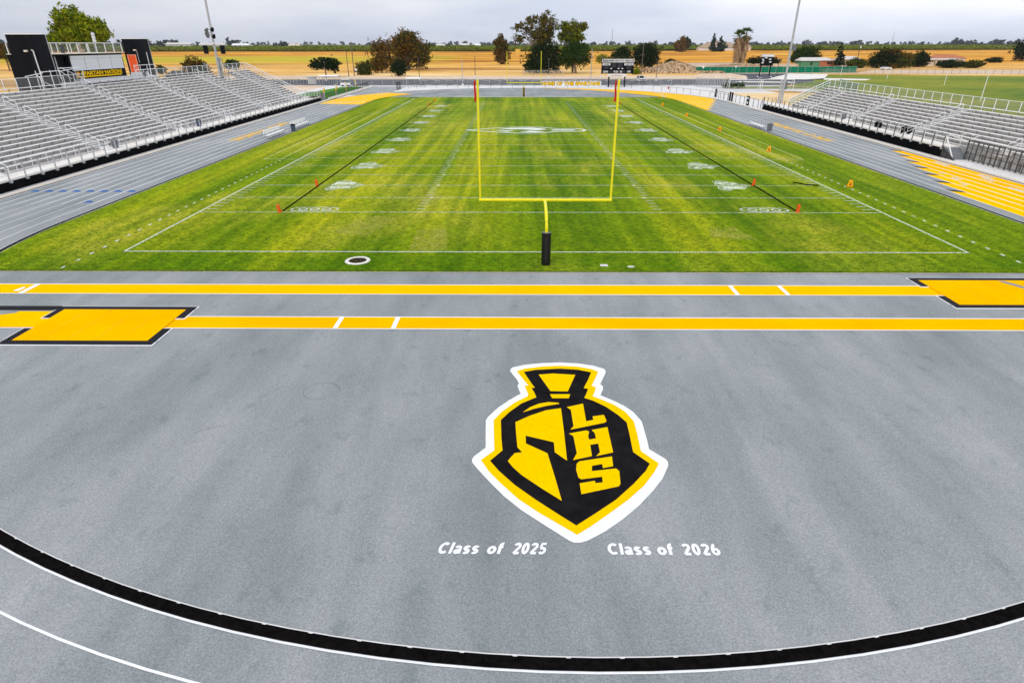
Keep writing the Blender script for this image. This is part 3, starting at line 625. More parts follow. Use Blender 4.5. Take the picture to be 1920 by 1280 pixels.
# ------------------------------------------------------------------ turf markings
W2 = 24.384; g = MB(); z = .056
for s in (-1, 1): strip(g, s*W2, -.05, s*W2, 109.78, .11, z)
for y in (0, 109.73): strip(g, -W2, y, W2, y, .10, z)
struct('field_boundary_lines', g, 'wline')
g = MB()
for k in range(0, 21): strip(g, -W2, 9.144+4.572*k, W2, 9.144+4.572*k, .10, z)
for s in (-1, 1):
    for y in (31.3, 77.6): strip(g, s*W2, y, s*28.2, y, .09, z)
struct('field_yard_lines', g, 'wline2')
g = MB()
for s in (-1, 1):
    for k in range(101):
        y = 9.144+.9144*k
        if k in (0, 100): continue
        if k % 5 == 0: 
            strip(g, s*8.30-.10, y, s*8.30+.16, y, .26, z+.002); continue
        strip(g, s*8.25, y, s*8.87, y, .075, z); strip(g, s*(W2-.2), y, s*(W2-.95), y, .075, z)
struct('field_hash_marks', g, 'wline')
g = MB()
for s in (-1, 1):
    for i in range(40):
        y = -3+1.32*i*.93
        if y < 31: strip(g, s*26.05, y, s*26.05, y+.34, .13, z)
        y2 = 78+1.3*i
        if y2 < 111: strip(g, s*26.05, y2, s*26.05, y2+.5, .10, z)
struct('field_dashes', g, 'wline')
g = MB()
for s in (-1, 1):
    strip(g, s*26.25, 31.3, s*26.25, 77.6, .10, z); strip(g, s*28.1, 31.3, s*28.1, 77.6, .10, z)
struct('field_team_area_lines', g, 'yline')
# numerals and logos on the turf, faded
g = MB()
def numeral(s, y, side):
    # read from the sideline: glyph tops point to the field centre
    ch = [c for c in s]; wd, ht, gap = 1.05, 1.8, .3
    for j, c in enumerate(ch):
        for e, th_ in ((.0, 1),):
            base = text_mesh(c, wd, ht, bold=.045)
            off = (gap if j else -gap-wd) if len(ch) == 2 else -wd/2
            x0 = side*17.35
            vv = place(base, lambda a, b, c_: (x0-side*b, y-side*(-1)*(a+off) if side < 0 else y+(a+off), z+.001))
            g.add(vv.v, vv.f)
for side in (-1, 1):
    for i, s in enumerate(['10','20','30','40','50','40','30','20','10']): numeral(s, 18.288+9.144*i, side)
struct('field_numerals', g, 'wline2')
g = MB()
def outline(mb, P, w_, z_):
    for i in range(len(P)):
        a, b = P[i], P[(i+1)%len(P)]; strip(mb, a[0], a[1], b[0], b[1], w_, z_)
gf_ = MB()
for side in (-1, 1):
    for i in range(9):
        yy = 18.288+9.144*i   # looping outline drawn round each number
        P = []
        for k in range(28):
            a = 6.28318*k/28; lob = 1+.26*math.cos(3*a+.6+.5*i)+.14*math.sin(5*a+i)
            P.append((side*16.35+1.22*math.cos(a)*lob, yy+1.75*math.sin(a)*lob*.92))
        gf_.poly(P, z-.0012); outline(g, P, .07, z+.0012)
        for k_ in (0, 9, 19): outline(g, [(P[k_][0]*.97+side*16.35*.03+.34*math.cos(q*.785), P[k_][1]*.93+yy*.07+.34*math.sin(q*.785)) for q in range(8)], .06, z+.0016)
    P = [(side*16.3+1.7*math.cos(6.283*k/20)*(1 if abs(math.cos(6.283*k/20))>.6 else 1.1), 9.95+.62*math.copysign(abs(math.sin(6.283*k/20))**.6, math.sin(6.283*k/20))) for k in range(20)]
    outline(g, P, .13, z+.0012)
struct('field_numeral_outlines', g, 'wnum2'); struct('field_numeral_backing', gf_, 'wback')
g = MB()
for side in (-1, 1):
    for dx in (-.85, 0, .85): 
        P = [(side*16.3+dx+.30*math.cos(6.283*k/10), 9.95+.30*math.sin(6.283*k/10)) for k in range(10)]; outline(g, P, .12, z+.0015)
struct('field_end_glyphs', g, 'wline')
# midfield spearhead
yc = 54.95; g = MB()
tip, tail = -8.7, 7.9
def spear(off):
    up = [(tip-off*1.2,0),(-6.2,1.5+off),(-3.2,3.0+off),(-.6,3.5+off),(1.6,3.3+off),(3.2,2.1+off),(4.2,1.6+off),(6.6,1.7+off),(7.5,1.1+off*.8),(tail+off,.0)]
    dn = [(x,-y*.92) for x,y in reversed(up[1:-1])]; return [(x,yc+y) for x,y in up+dn]
outline(g, spear(.0), .42, z+.001)
for P in ([(-4.5,.8),(-2.6,2.3),(.4,2.7),(2.6,1.6),(1.4,.7),(-1.2,1.0)], [(-4.6,-.5),(-3.0,-1.9),(-2.0,-.7)], [(-1.6,-.2),(1.0,-.3),(2.9,.5),(1.0,.6)],
          [(-1.4,-2.2),(.2,-.9),(2.2,-1.7),(1.0,-2.4)], [(3.0,-.5),(6.2,-.5),(6.7,0),(6.2,.55),(3.4,.5)]):
    g.poly([(x,yc+y) for x,y in P], z+.001)
struct('midfield_logo', g, 'wline')
# bare dry turf patches near the posts
MT['drypatch'] = worn_line_mat('dry_turf', (.50,.50,.07), .9)
for n_ in MT['drypatch'].node_tree.nodes:
    if n_.type == 'TEX_NOISE' and abs(n_.inputs['Scale'].default_value-6) < .1: n_.inputs['Scale'].default_value = 1.3; n_.inputs['Detail'].default_value = 8; n_.inputs['Roughness'].default_value = .7
    if n_.type == 'MAP_RANGE': n_.inputs['From Min'].default_value = .36; n_.inputs['From Max'].default_value = .66; n_.inputs['To Min'].default_value = 0; n_.inputs['To Max'].default_value = .75
g = MB(); g.poly([(-7.9,.3),(-5.7,.3),(-5.9,3.4),(-6.3,5.0),(-8.0,4.6)], .050); g.poly([(-9.2,11.5),(-7.9,11.3),(-7.4,14.6),(-8.6,15.0)], .050)
g.poly([(-13.5,4),(-11,3.2),(-9.8,7.5),(-12,8.2)], .050); g.poly([(10.5,3),(13.2,2.4),(12.6,5.4),(10.9,5.2)], .050)
struct('dry_turf_patches', g, 'drypatch')
# hoses with pylons
def nm(x, y, lb, obj_fn): pass
for s, lb in ((-1,'long black hose laid straight up the left side of the turf'),(1,'long black hose laid straight up the right side of the turf')):
    g = MB(); P = [(s*(18.42+.55*(i/40)**2.2)+random.uniform(-.01,.01), 9.4+92.6*i/40, .085) for i in range(41)]; g.tube(P, .045, 6)
    single('black_hose', lb, 'hose', g, 'blk_rub', 'hoses along the turf')
def pylon(x, y, lb, tilt=(0,0)):
    t = thing('end_zone_pylon', lb, 'pylon', (x,y,.046), 'orange pylons on the field')
    g = MB(); g.prism([(-.07,0),(.07,0),(.07,.42),(.05,.46),(-.05,.46),(-.07,.42)], 'y', -.07, .07); b = obj('foam_body', g, 'oran', t, world=False)
    g = MB(); g.box((-.10,-.10,.0),(.10,.10,.025)); obj('base', g, 'oran', t, world=False)
    t.rotation_euler = (0, tilt[0], 0); t.scale = (1.2,1.2,1.2)
pylon(-18.55, 9.14, 'orange pylon at the near end of the left hose', (-.18,0)); pylon(-18.5, 17.98, 'orange pylon beside the left hose farther up than the one at its near end', (-.14,0))
pylon(-18.95, 93.05, 'small orange pylon near the far end of the left hose', (.05,0)); pylon(-19.0, 102.6, 'small orange pylon at the very far end of the left hose')
pylon(18.42, 9.3, 'orange pylon at the near end of the right hose', (.05,0)); pylon(18.4, 18.3, 'orange pylon beside the right hose farther up than the one at its near end', (.12,0))
pylon(18.8, 95.3, 'small orange pylon right of the goalpost near the far end of the right hose', (.1,0)); pylon(18.5, 101.8, 'small orange pylon behind the right goalpost upright at the far end of the hose')
def marker(x, y, lb, G=False):
    t = thing('sideline_marker', lb, 'yard marker', (x,y,.046), 'orange sideline markers')
    for s, nm_ in ((-1,'front_panel'),(1,'rear_panel')):
        g = MB(); g.add([(-.30,s*.22,0),(.30,s*.22,0),(.14,s*.02,.62),(-.14,s*.02,.62),(-.30,s*.25,0),(.30,s*.25,0),(.14,s*.045,.64),(-.14,s*.045,.64)],
            [(0,1,2,3),(7,6,5,4),(0,4,5,1),(1,5,6,2),(2,6,7,3),(3,7,4,0)])
        p_ = obj('panel', g, MT['mk'], t, world=False)
    gg = text_mesh('G' if G else '0', .20, .28, bold=.03)
    L_ = obj('numeral', place(gg, lambda a,b,c: (a-.10, -.262+ (b+.14)*.34, .14+b)), 'blkp', t, world=False)
    g = MB(); g.box((-.32,-.30,.0),(.32,.30,.02)); obj('base', g, 'blkp', t, world=False); t.scale = (.85,.85,.85); t.rotation_euler = (0,0,R(-25))
MT['mk'] = mat('orange_marker', (.92,.42,.01), (.85,.30,.01), 3)
for (x, y), lb, G_ in zip([(26.4,17.98),(26.45,36.45),(26.35,54.4),(26.4,72.8),(26.5,91.9)],
    ['orange folding marker with black G, nearest of the right sideline markers','orange folding marker on the right sideline, second nearest','orange folding marker at the middle of the right sideline','orange folding marker on the right sideline, second farthest','tiny orange folding marker, farthest on the right sideline'],[1,0,0,0,0]): marker(x, y, lb, G_)
# bent black tool lying near the right hash
g = MB(); g.tube([(22.3,19.6,.09),(22.9,18.6,.09),(23.6,18.3,.09)], .05, 6); g.box((23.4,18.2,.06),(23.9,18.42,.12))
single('chain_stake', 'short bent black stick lying on the turf near the right sideline', 'stake', g, 'blk_rub')
# round drain
t = thing('drain', 'round drain with dark grate and pale rim in the near grass left of the goalpost', 'drain', (-10.42,-1.6,.046))
g = MB(); n = 32
g.add([(-10.42+r*math.cos(6.28318*k/n), -1.6+r*math.sin(6.28318*k/n), zz) for r, zz in ((.70,.047),(.68,.075),(.50,.075),(.49,.045)) for k in range(n)],
      [(j*n+k, j*n+(k+1)%n, (j+1)*n+(k+1)%n, (j+1)*n+k) for j in range(3) for k in range(n)]); obj('rim', g, 'conc2', t)
g = MB(); g.poly([(-10.42+.5*math.cos(6.28318*k/n), -1.6+.5*math.sin(6.28318*k/n)) for k in range(n)], .050)
for i in range(-4,5):
    w_ = math.sqrt(max(.01,.47**2-(i*.1)**2)); g.box((-10.42-w_,-1.6+i*.1-.02,.052),(-10.42+w_,-1.6+i*.1+.02,.068))
obj('grate', g, 'grate', t)
g = MB(); g.box((2.95,-2.5,.04),(3.35,-2.2,.075)); single('valve_box_lid', 'small pale valve box lid in the grass right of the black goalpost pad', 'valve box', g, 'conc')
g = MB(); g.box((4.4,-2.65,.04),(4.75,-2.45,.07)); single('valve_box_lid', 'small pale valve box lid in the grass farthest right of the goalpost pad', 'valve box', g, 'conc')

# ------------------------------------------------------------------ goalposts
MT['dgrey2'] = mat('faint_raised_letter', (.05,.05,.055), None, 3)
def goalpost(x, yb, yp, lb, sgn, top=9.2, w_=3.62, padh=1.83, rb=True, mt='blk'):
    t = thing('goalpost', lb, 'goalpost', (x,yb,.046), 'yellow goalposts at the two ends of the field')
    g = MB(); P = [(x,yb,0),(x,yb,2.05)]
    for i in range(1, 9):
        a = R(90)*i/8; P.append((x-.03*i/8, yb+sgn*(abs(yp-yb))*(1-math.cos(a)), 2.05+.98*math.sin(a)))
    g.tube(P, .085, 10); obj('gooseneck', g, 'post_y', t)
    g = MB(); g.tube([(x-w_-.07,yp,3.05),(x+w_+.07,yp,3.05)], .085, 10); obj('crossbar', g, 'post_y', t)
    for s in (-1, 1):
        g = MB(); g.tube([(x+s*w_,yp,3.0),(x+s*w_*1.0,yp,top)], .062, 8); u = obj('upright', g, 'post_y', t)
    if rb:
        for s in (-1, 1):
            g = MB(); px, py = x+s*w_-.07, yp; n = 8
            for i in range(n):
                z0, z1 = top-.05-.115*i*1.1, top-.05-.115*(i+1)*1.1; d0, d1 = .08+.012*math.sin(i*.8), .08+.012*math.sin((i+1)*.8)
                g.add([(px-d0-.04,py-.02,z0),(px-d0+.06,py+.01,z0),(px-d1+.06,py+.01,z1),(px-d1-.04,py-.02,z1),(px-d0-.04,py+.0,z0),(px-d0+.06,py+.03,z0),(px-d1+.06,py+.03,z1),(px-d1-.04,py+.0,z1)],
                      [(0,1,2,3),(7,6,5,4),(0,4,5,1),(2,6,7,3),(1,5,6,2),(0,3,7,4)])
            obj('wind_ribbon', g, 'red', t)
    g = MB(); n = 20
    g.tube([(x,yb,.0),(x,yb,padh)], .25, n, cap=True); pd = obj('pad', g, 'pad', t)
    g = MB(); g.add([(x+r*math.cos(6.28318*k/n), yb+r*math.sin(6.28318*k/n), padh+.005+zz) for r, zz in ((.25,0),(.23,.012),(.10,.004)) for k in range(n)],
        [(j*n+k, j*n+(k+1)%n, (j+1)*n+(k+1)%n, (j+1)*n+k) for j in range(2) for k in range(n)]); obj('rim', g, 'grey', pd)
    return t, pd
t, pd = goalpost(0.0, -2.15, 0.0, 'near yellow goalpost with black padded base and red ribbons', 1)
s = 'SPARTANS'
for i, ch in enumerate(s):   # dark raised letters down the pad
    g = place(text_mesh(ch, .11, .12), lambda a,b,c: (.055+a-.11, -2.15-math.sqrt(.2535**2-(a-.055)**2), 1.45-.17*i+b)); obj('letter', g, MT['dgrey2'], pd)
t, pd = goalpost(-.18, 114.6, 112.6, 'far yellow goalpost with black padded base standing on the grey track beyond the field', -1, top=9.4, w_=3.75, padh=1.9, rb=False)
for s in (-1, 1):
    g = MB(); g.box((-.18+s*.30-.04,114.33,.05),(-.18+s*.30+.04,114.5,1.95)); obj('pad_edge', g, 'conc', t)
g = MB()
for i in range(9): g.box((-.24,114.335,.4+.16*i),(-.12,114.35,.5+.16*i))
obj('lettering', g, 'ban_y', t)
g = MB(); strip(g, -16, 113.9, 12, 113.9, .5, .0405); struct('far_runway_strip', g, 'curbc')
g = MB(); ring(g, 33.4, 33.5, .0385, 64) if False else strip(g, -26, 121.5, 26, 120.5, .30, .0385); struct('far_drain_line', g, 'grey')
# =================================================================== GRANDSTANDS
def stand(side, lb, y0, y1, nrow, x0, z0, wx, wz, wy0, wy1, aisles, gap=None):
    """side -1 left, +1 right; x0/z0 = first seat; wx/wz = face and top of the black front wall"""
    t = thing('bleacher_stand', lb, 'bleachers', (side*(x0+3), (y0+y1)/2, 0))
    S = lambda x: side*x
    def sb(mb, xa, ya, za, xb, yb, zb): mb.box((S(xa),ya,za),(S(xb),yb,zb))
    g = MB(); sb(g, wx, wy0, 0, wx+.25, wy1, wz-.16); obj('front_wall', g, 'blkw', t)
    g = MB(); sb(g, wx-.03, wy0, wz-.16, x0-.34, wy1, wz); obj('walkway', g, 'conc2', t)
    # segments of bench between aisles
    cuts = sorted(aisles); segs = []; a = y0
    for c in cuts: segs.append((a, c-.75)); a = c+.75
    segs.append((a, y1)); segs = [s for s in segs if s[1]-s[0] > .6]
    X = lambda i: x0+.61*i; Z = lambda i: z0+.305*i
    for i in range(nrow):
        g = MB()
        for (a, b) in segs:
            if gap and i >= nrow-gap[2] and not (b < gap[0] or a > gap[1]):
                parts = [(a, gap[0]), (gap[1], b)]
            else: parts = [(a, b)]
            for (pa, pb) in parts:
                if pb-pa < .3: continue
                if len(parts) == 2 and pa == gap[1] and g.v: obj('bench', g, ('alu','brk'), t); g = MB()
                sb(g, X(i)-.14, pa, Z(i)-.045, X(i)+.13, pb, Z(i))
                y = pa+.9
                g.m = 1
                while y < pb-.2:
                    sb(g, X(i)-.150, y-.02, Z(i)-.10, X(i)-.13, y+.02, Z(i)+.003); sb(g, X(i)-.04, y-.02, Z(i)-.42, X(i)+.04, y+.02, Z(i)-.046); y += 1.83
                g.m = 0
        obj('bench', g, ('alu','brk'), t)
    g = MB(); hb = MB()
    for i in range(nrow):
        zf = Z(i)-.43; lo_, hi_ = X(i)-.36, X(i)+.25
        yy0, yy1 = y0, y1
        rngs = [(y0, y1)]
        if gap and i >= nrow-gap[2]: rngs = [(y0, gap[0]), (gap[1], y1)]
        for (a, b) in rngs:
            sb(g, lo_, a, zf-.05, hi_, b, zf)
            sb(hb, lo_-.012, a, zf-.36, lo_, b, zf-.004)
    obj('foot_decks', g, 'deck', t); obj('risers', hb, 'riser', t)
    # half steps in the aisles
    for c in aisles:
        g = MB()
        for i in range(nrow):
            zf = Z(i)-.43; sb(g, X(i)-.50, c-.62, zf-.19, X(i)-.14, c+.62, zf-.13); g2_ = .5
        obj('aisle_steps', g, 'alu', t)
    # handrails: two-row loops up the middle of each aisle
    for c in aisles:
        i = 0
        while i+2 < nrow:
            g = MB(); a, b = i, i+2
            za, zb = Z(a)-.43, Z(b)-.43; xa, xb = X(a), X(b); r = .033
            g.tube([(S(xa),c,za),(S(xa),c,za+.88),(S(xa+.10),c,za+.98),(S(xb-.1),c,zb+.93),(S(xb),c,zb+.85),(S(xb),c,zb)], r, 5)
            g.tube([(S(xa),c,za+.50),(S(xb),c,zb+.48)], r*.9, 5)
            obj('handrail', g, 'rail', t); i += 3
    # front guard rail on the wall
    g = MB(); n = int((wy1-wy0)/1.83); xf = wx-.04
    pb = MB()
    for k in range(n+1):
        y = wy0+.1+k*(wy1-wy0-.2)/n
        g = MB(); sb(g, xf-.045, y-.045, wz-.18, xf+.045, y+.045, wz+1.04); g.m = 1
        sb(g, xf-.16, y-.10, wz-.30, xf+.04, y+.10, wz-.165)
        obj('guard_post', g, ('galv','galv') if side < 0 else (MT['dkg'],'galv'), t)
    g = MB()
    for h in (1.04,): g.tube([(S(xf),wy0,wz+h),(S(xf),wy1,wz+h)], .022, 5)
    obj('guard_top_rail', g, 'galv', t)
    # pale railing at the foot of the rows with gaps at the aisles
    xr = x0-.42; zr = wz; a = max(y0, wy0); 
    for (sa, sb_) in [(s0, s1) for s0, s1 in segs]:
        sa = max(sa, a)
        if sb_-sa < 1: continue
        g = MB(); n = max(1, int(round((sb_-sa)/1.9)))
        for k in range(n+1):
            y = sa+(sb_-sa)*k/n; g.tube([(S(xr),y,zr),(S(xr),y,zr+1.06)], .028, 5)
        for h in (1.06, .55, .15): g.tube([(S(xr),sa,zr+h),(S(xr),sb_,zr+h)], .024, 5)
        obj('row_railing', g, 'rail', t)
    # short stairs with twin handrails from walkway to rows at each aisle
    for c in aisles:
        if c < wy0: continue
        g = MB()
        for dy in (-.72, .72):
            g.tube([(S(x0-1.25),c+dy,wz),(S(x0-1.25),c+dy,wz+.82),(S(x0-.35),c+dy,wz+1.18),(S(x0+.15),c+dy,wz+1.2),(S(x0+.15),c+dy,wz+.3)], .030, 5)
            g.tube([(S(x0-1.25),c+dy,wz+.45),(S(x0-.35),c+dy,wz+.8)], .026, 5)
        obj('stair_rail', g, 'rail', t)
        g = MB()
        for k in range(2): sb(g, x0-1.0+.3*k, c-.65, wz+.0, x0-.62+.3*k, c+.65, wz+.12+.14*k)
        obj('entry_steps', g, 'alu', t)
    # back railing
    xb_ = X(nrow-1)+.42; zb_ = Z(nrow-1)-.43
    pieces = [(y0, y1)]
    if side < 0: pieces = [(y0, 48.9), (60.6, gap[0]), (gap[1], y1)]
    for (a, b) in pieces:
        g = MB(); n = max(1, int(round((b-a)/1.9)))
        for k in range(n+1):
            y = a+(b-a)*k/n; g.tube([(S(xb_),y,zb_-.3),(S(xb_),y,zb_+1.35)], .045, 5)
        for h in (1.35, .35): g.tube([(S(xb_),a,zb_+h),(S(xb_),b,zb_+h)], .028, 5)
        br = obj('back_railing', g, 'rail', t)
        g = MB(); g.add([(S(xb_),a,zb_),(S(xb_),b,zb_),(S(xb_),b,zb_+1.33),(S(xb_),a,zb_+1.33)], [(0,1,2,3)]); obj('mesh_infill', g, 'chain', br)
    # sloping railing down the far end
    xa, za = X(0)-.3, Z(0)-.43
    g = MB(); rr = .055
    g.tube([(S(xa),y1+.08,za+1.15),(S(xb_),y1+.08,zb_+1.35)], rr, 6); g.tube([(S(xa),y1+.08,za+.75),(S(xb_),y1+.08,zb_+.95)], rr*.7, 6)
    for k in range(7):
        q = k/6; x = xa+(xb_-xa)*q; zz = za+(zb_-za)*q; g.tube([(S(x),y1+.08,zz-.2),(S(x),y1+.08,zz+1.15+.2*q)], .03, 5)
    e = obj('end_railing', g, 'rail', t)
    g = MB(); g.add([(S(xa),y1+.1,za),(S(xb_),y1+.1,zb_),(S(xb_),y1+.1,zb_+1.3),(S(xa),y1+.1,za+1.1)], [(0,1,2,3)]); obj('mesh_infill', g, 'chain_g' if side > 0 else 'chain', e)
    # underframe
    g = MB()
    for k in range(int((y1-y0)/3.6)+1):
        y = y0+k*3.6
        for xx in (x0+2.5, x0+5.2, X(nrow-1)):
            zt = z0+.5*(xx-x0)-.5; sb(g, xx-.08, y-.08, 0, xx+.08, y+.08, max(.3, zt))
        g.tube([(S(x0),y,z0-.55),(S(X(nrow-1)),y,Z(nrow-1)-.55)], .08, 4)
    obj('underframe', g, 'galv', t)
    return t
MT['dkg'] = mat('dark_galvanised_post', (.13,.125,.12), (.20,.19,.18), 4, rough=.5)
LEFT = stand(-1, 'larger aluminium bleacher stand on the left with many rows, below the black press box', 3.0, 99.0, 18, 45.4, 1.40, 43.2, .92, -6, 103.2,
      [17.0, 32.0, 47.6, 62.2, 77.0, 91.8], gap=(82.6, 88.9, 4))
# stair opening with railings round the light pole in the upper rows
g = MB(); xo, xi, zt = 56.2, 53.6, 6.1
for y in (82.6, 88.9):
    for dz in (.55, 1.05): g.tube([(-xo-.6,y,zt+.7+dz),(-xi,y,zt-.85+dz)], .035, 5)
    for k in range(6):
        q = k/5; g.tube([(-xo+(xo-xi)*q,y,zt+.3-.95*q),(-xo+(xo-xi)*q,y,zt+1.7-1.45*q)], .02, 4)
for dz in (.3, .75, 1.1): g.tube([(-xi,82.6,4.95+dz-.1),(-xi,88.9,4.95+dz-.1)], .03, 5)
for k in range(9): g.tube([(-xi,82.6+.787*k,4.6),(-xi,82.6+.787*k,6.0)], .02, 4)
obj('stair_opening_railing', g, 'galv', LEFT)
g = MB(); g.box((-46.6,99.2,.6),(-43.3,103.2,.92)); obj('end_landing', g, 'conc2', LEFT)
g = MB(); g.tube([(-43.3,99.4,1.9),(-43.3,103.1,1.9),(-46.5,103.1,1.9)], .03, 5)
for k in range(10): g.tube([(-43.3-.33*k,103.1,.9),(-43.3-.33*k,103.1,1.9)], .022, 4)
g.m = 1; g.add([(-43.3,103.12,.95),(-46.5,103.12,.95),(-46.5,103.12,1.9),(-43.3,103.12,1.9)], [(0,1,2,3)])
obj('landing_railing', g, ('rail','chain_g'), LEFT)
g = MB(); g.box((-43.5,103.2,0),(-43.1,103.9,1.5)); g.box((-43.5,105.2,0),(-43.1,105.7,1.5)); obj('end_pillars', g, 'grey', LEFT)

RIGHT = stand(1, 'smaller aluminium bleacher stand on the right with fewer rows and dark guard posts', 14.0, 78.0, 10, 45.4, 1.65, 43.35, 1.12, 33.0, 85.0,
      [27.0, 42.0, 56.6, 71.2])
g = MB()   # ramp, dark screens and under-row fence at the near end
g.m = 0; g.prism([(31.3,0),(33.0,0),(33.0,1.0)], 'x', 43.4, 45.0)
obj('ramp', g, 'grey', RIGHT)
g = MB(); g.tube([(43.35,33.0,2.15),(43.4,31.2,.2)], .06, 6); g.tube([(43.35,33.0,1.2),(43.35,33,2.2)], .05, 6); g.tube([(43.5,32.9,2.3),(44.8,31.6,1.8),(45.2,31.0,2.4)], .045, 6)
g.tube([(43.9,32.6,1.9),(44.6,31.9,2.6),(45.1,31.4,2.4)], .035, 6)
obj('ramp_rail', g, 'rail', RIGHT)
g = MB()
for k in range(26):
    y = 31.4-.72*k; g.tube([(44.75,y,0),(44.75,y,1.95)], .045 if k % 2 else .07, 5)
for h in (.2, .75, 1.3): g.tube([(44.75,13,h),(44.75,31.4,h)], .03, 4)
g.tube([(44.75,31.4,1.95),(44.75,13,1.95)], .035, 4)
u = obj('under_row_fence', g, MT['dkpost'], RIGHT)
g = MB()
for k in range(14):
    y = 30.6-1.3*k+random.uniform(-.1,.1); g.box((45.5,y-.45,0),(46.0,y+.45,random.uniform(.8,1.5)))
g.box((46.3,13,0),(46.5,31.4,1.3))
obj('under_row_storage', g, 'conc2', RIGHT)
g = MB(); g.tube([(44.9,31.2,2.08),(44.9,13,2.08)], .06, 5); obj('front_beam', g, 'rail', RIGHT)
g = MB(); g.add([(43.36,33,0),(43.4,30.9,0),(43.36,33,1.1)], [(0,1,2)]); g.tube([(43.3,33,1.1),(43.35,30.8,.05)], .07, 6); g.tube([(43.3,32.9,0),(43.3,32.9,1.2)], .06, 5); g.tube([(43.3,32.1,0),(43.3,32.1,.8)], .04, 5)
obj('ramp_brace', g, MT['dkpost'], RIGHT)
g = MB()   # far end steps of the right stand
for k in range(3): g.box((43.5,85.0+.3*k,0),(45.6,85.3+.3*k,.85-.28*k))
g.tube([(43.4,85.0,2.1),(43.4,86.4,1.1),(43.4,86.4,0)], .05, 6); g.tube([(43.4,85.0,1.1),(43.4,85.0,2.1)], .05, 6); g.tube([(43.4,85.7,.5),(43.4,85.7,1.6)], .04, 5)
g.tube([(45.5,85.0,2.1),(45.5,86.4,1.1),(45.5,86.4,0)], .04, 6); obj('end_steps', g, MT['dkpost'], RIGHT)

# ------------------------------------------------------------------ bins and clutter on the walkways
def wbin(x, y, z, lb, m_='grey', s=1.0):
    t = thing('trash_can', lb, 'trash can', (x,y,z), 'trash cans around the field')
    g = MB(); g.tube([(0,0,0),(0,0,.78*s)], .26*s, 12, .33*s); obj('body', g, m_, t, world=False)
    g = MB(); g.tube([(0,0,.78*s),(0,0,.86*s)], .36*s, 12, .30*s); g.tube([(0,0,.86*s),(0,0,.93*s)], .30*s, 12, .14*s); obj('lid', g, 'blkp' if m_ != 'grey' else 'grey', t, world=False)
    return t
wbin(-44.3, 32.8, .92, 'grey trash can on the left stand walkway, nearer one'); wbin(-44.3, 51.6, .92, 'blue-grey trash can on the left stand walkway, farther one', 'bin')
wbin(44.6, 57.6, 1.12, 'grey trash can on the right stand walkway below the middle aisle'); wbin(44.7, 42.9, 1.12, 'dark trash can on the right walkway by the stair rails, left of another', 'blkp')
wbin(44.7, 41.8, 1.12, 'dark trash can on the right stand walkway nearest the ramp', 'blkp')
wbin(44.9, 49.4, 1.12, 'small dark bin at the foot of the right rows beside another small bin', 'blkp', .7); wbin(44.9, 48.5, 1.12, 'small dark bin at the foot of the right rows, nearer of the pair', 'blkp', .7)
wbin(-32.45, 53.7, .03, 'blue trash can with black lid between the two benches at the left turf edge', 'bin', 1.05)
wbin(33.1, 54.2, .03, 'dark trash can with black lid at the right edge of the turf beside a bench', 'grey', 1.15)
def team_bench(x, y0, y1, side, lb, back=True):
    t = thing('team_bench', lb, 'bench', (x,(y0+y1)/2,.03), 'team benches beside the turf')
    g = MB(); g.box((x-.20,y0,.42),(x+.20,y1,.49)); obj('seat', g, 'alu', t)
    if back: g = MB(); g.box((x+side*.37-.05,y0,.62),(x+side*.37+.05,y1,1.05)); obj('backrest', g, 'alu', t)
    n = 4
    for k in range(n):
        y = y0+.25+(y1-y0-.5)*k/(n-1); g = MB()
        g.tube([(x-.2,y,.03),(x-.12,y,.42)], .028, 5); g.tube([(x+.2,y,.03),(x+.12,y,.42)], .028, 5); g.tube([(x-.12,y,.40),(x+side*.30,y,.42),(x+side*.34,y,.93)], .025, 5)
        obj('leg_frame', g, 'grey', t)
team_bench(-33.15, 45.9, 51.8, -1, 'long aluminium bench with backrest at the left turf edge, nearer than the blue trash can')
team_bench(-32.95, 55.2, 61.8, -1, 'long aluminium bench with backrest at the left turf edge, farther than the blue trash can')
team_bench(32.75, 55.6, 60.8, 1, 'backless aluminium bench at the right edge of the turf', False)

# ------------------------------------------------------------------ press box building
t = thing('press_box', 'black press box building with roof deck, pale shutters and yellow banner above the left stand', 'press box', (-60,53,0))
X1 = -57.9
g = MB(); g.box((-62.5,45.6,0),(X1-.5,61.2,9.62)); obj('body', g, 'blk_clad', t)
g = MB(); g.box((-62.6,45.5,9.62),(X1+.35,61.3,9.72)); g.m = 1; g.box((-62.55,45.55,9.72),(X1+.30,61.25,9.80)); obj('roof_deck', g, ('blkp','curbc'), t)
g = MB(); g.box((X1-.5,49.4,6.2),(X1,61.0,9.62)); obj('front_bay', g, 'blk_clad', t)
for k in range(4):
    ya = 49.7+2.78*k; g = MB(); g.box((X1,ya+.03,7.86),(X1+.05,ya+2.72,9.22)); s_ = obj('shutter', g, 'shut', t)
    g = MB(); g.box((X1,ya+.02,9.23),(X1+.16,ya+2.73,9.52)); obj('shutter_housing', g, 'whit', s_)
g = MB(); g.box((X1,49.6,7.80),(X1+.10,60.9,7.86)); obj('counter_ledge', g, 'whit', t)
g = MB(); g.box((X1+.02,49.95,6.96),(X1+.08,59.9,7.74)); bn = obj('banner', g, 'ban_b', t)
g = MB(); g.box((X1+.081,49.95,6.96),(X1+.087,59.9,7.13)); g.box((X1+.081,59.72,6.96),(X1+.087,59.9,7.74)); obj('banner_stripe', g, 'ban_y', bn)
for s, ya, w_ in (('SPARTAN', 51.0, 4.55), ('NATION', 56.0, 3.6)):
    g = place(text_mesh(s, w_, .50, bold=.05), lambda a,b,c: (X1+.095, ya+a, 7.18+b)); obj('lettering', g, 'ban_y', bn)
g = place(text_mesh('–', .3, .08), lambda a,b,c: (X1+.095, 55.62+a, 7.46+b)); obj('lettering', g, 'ban_y', bn)
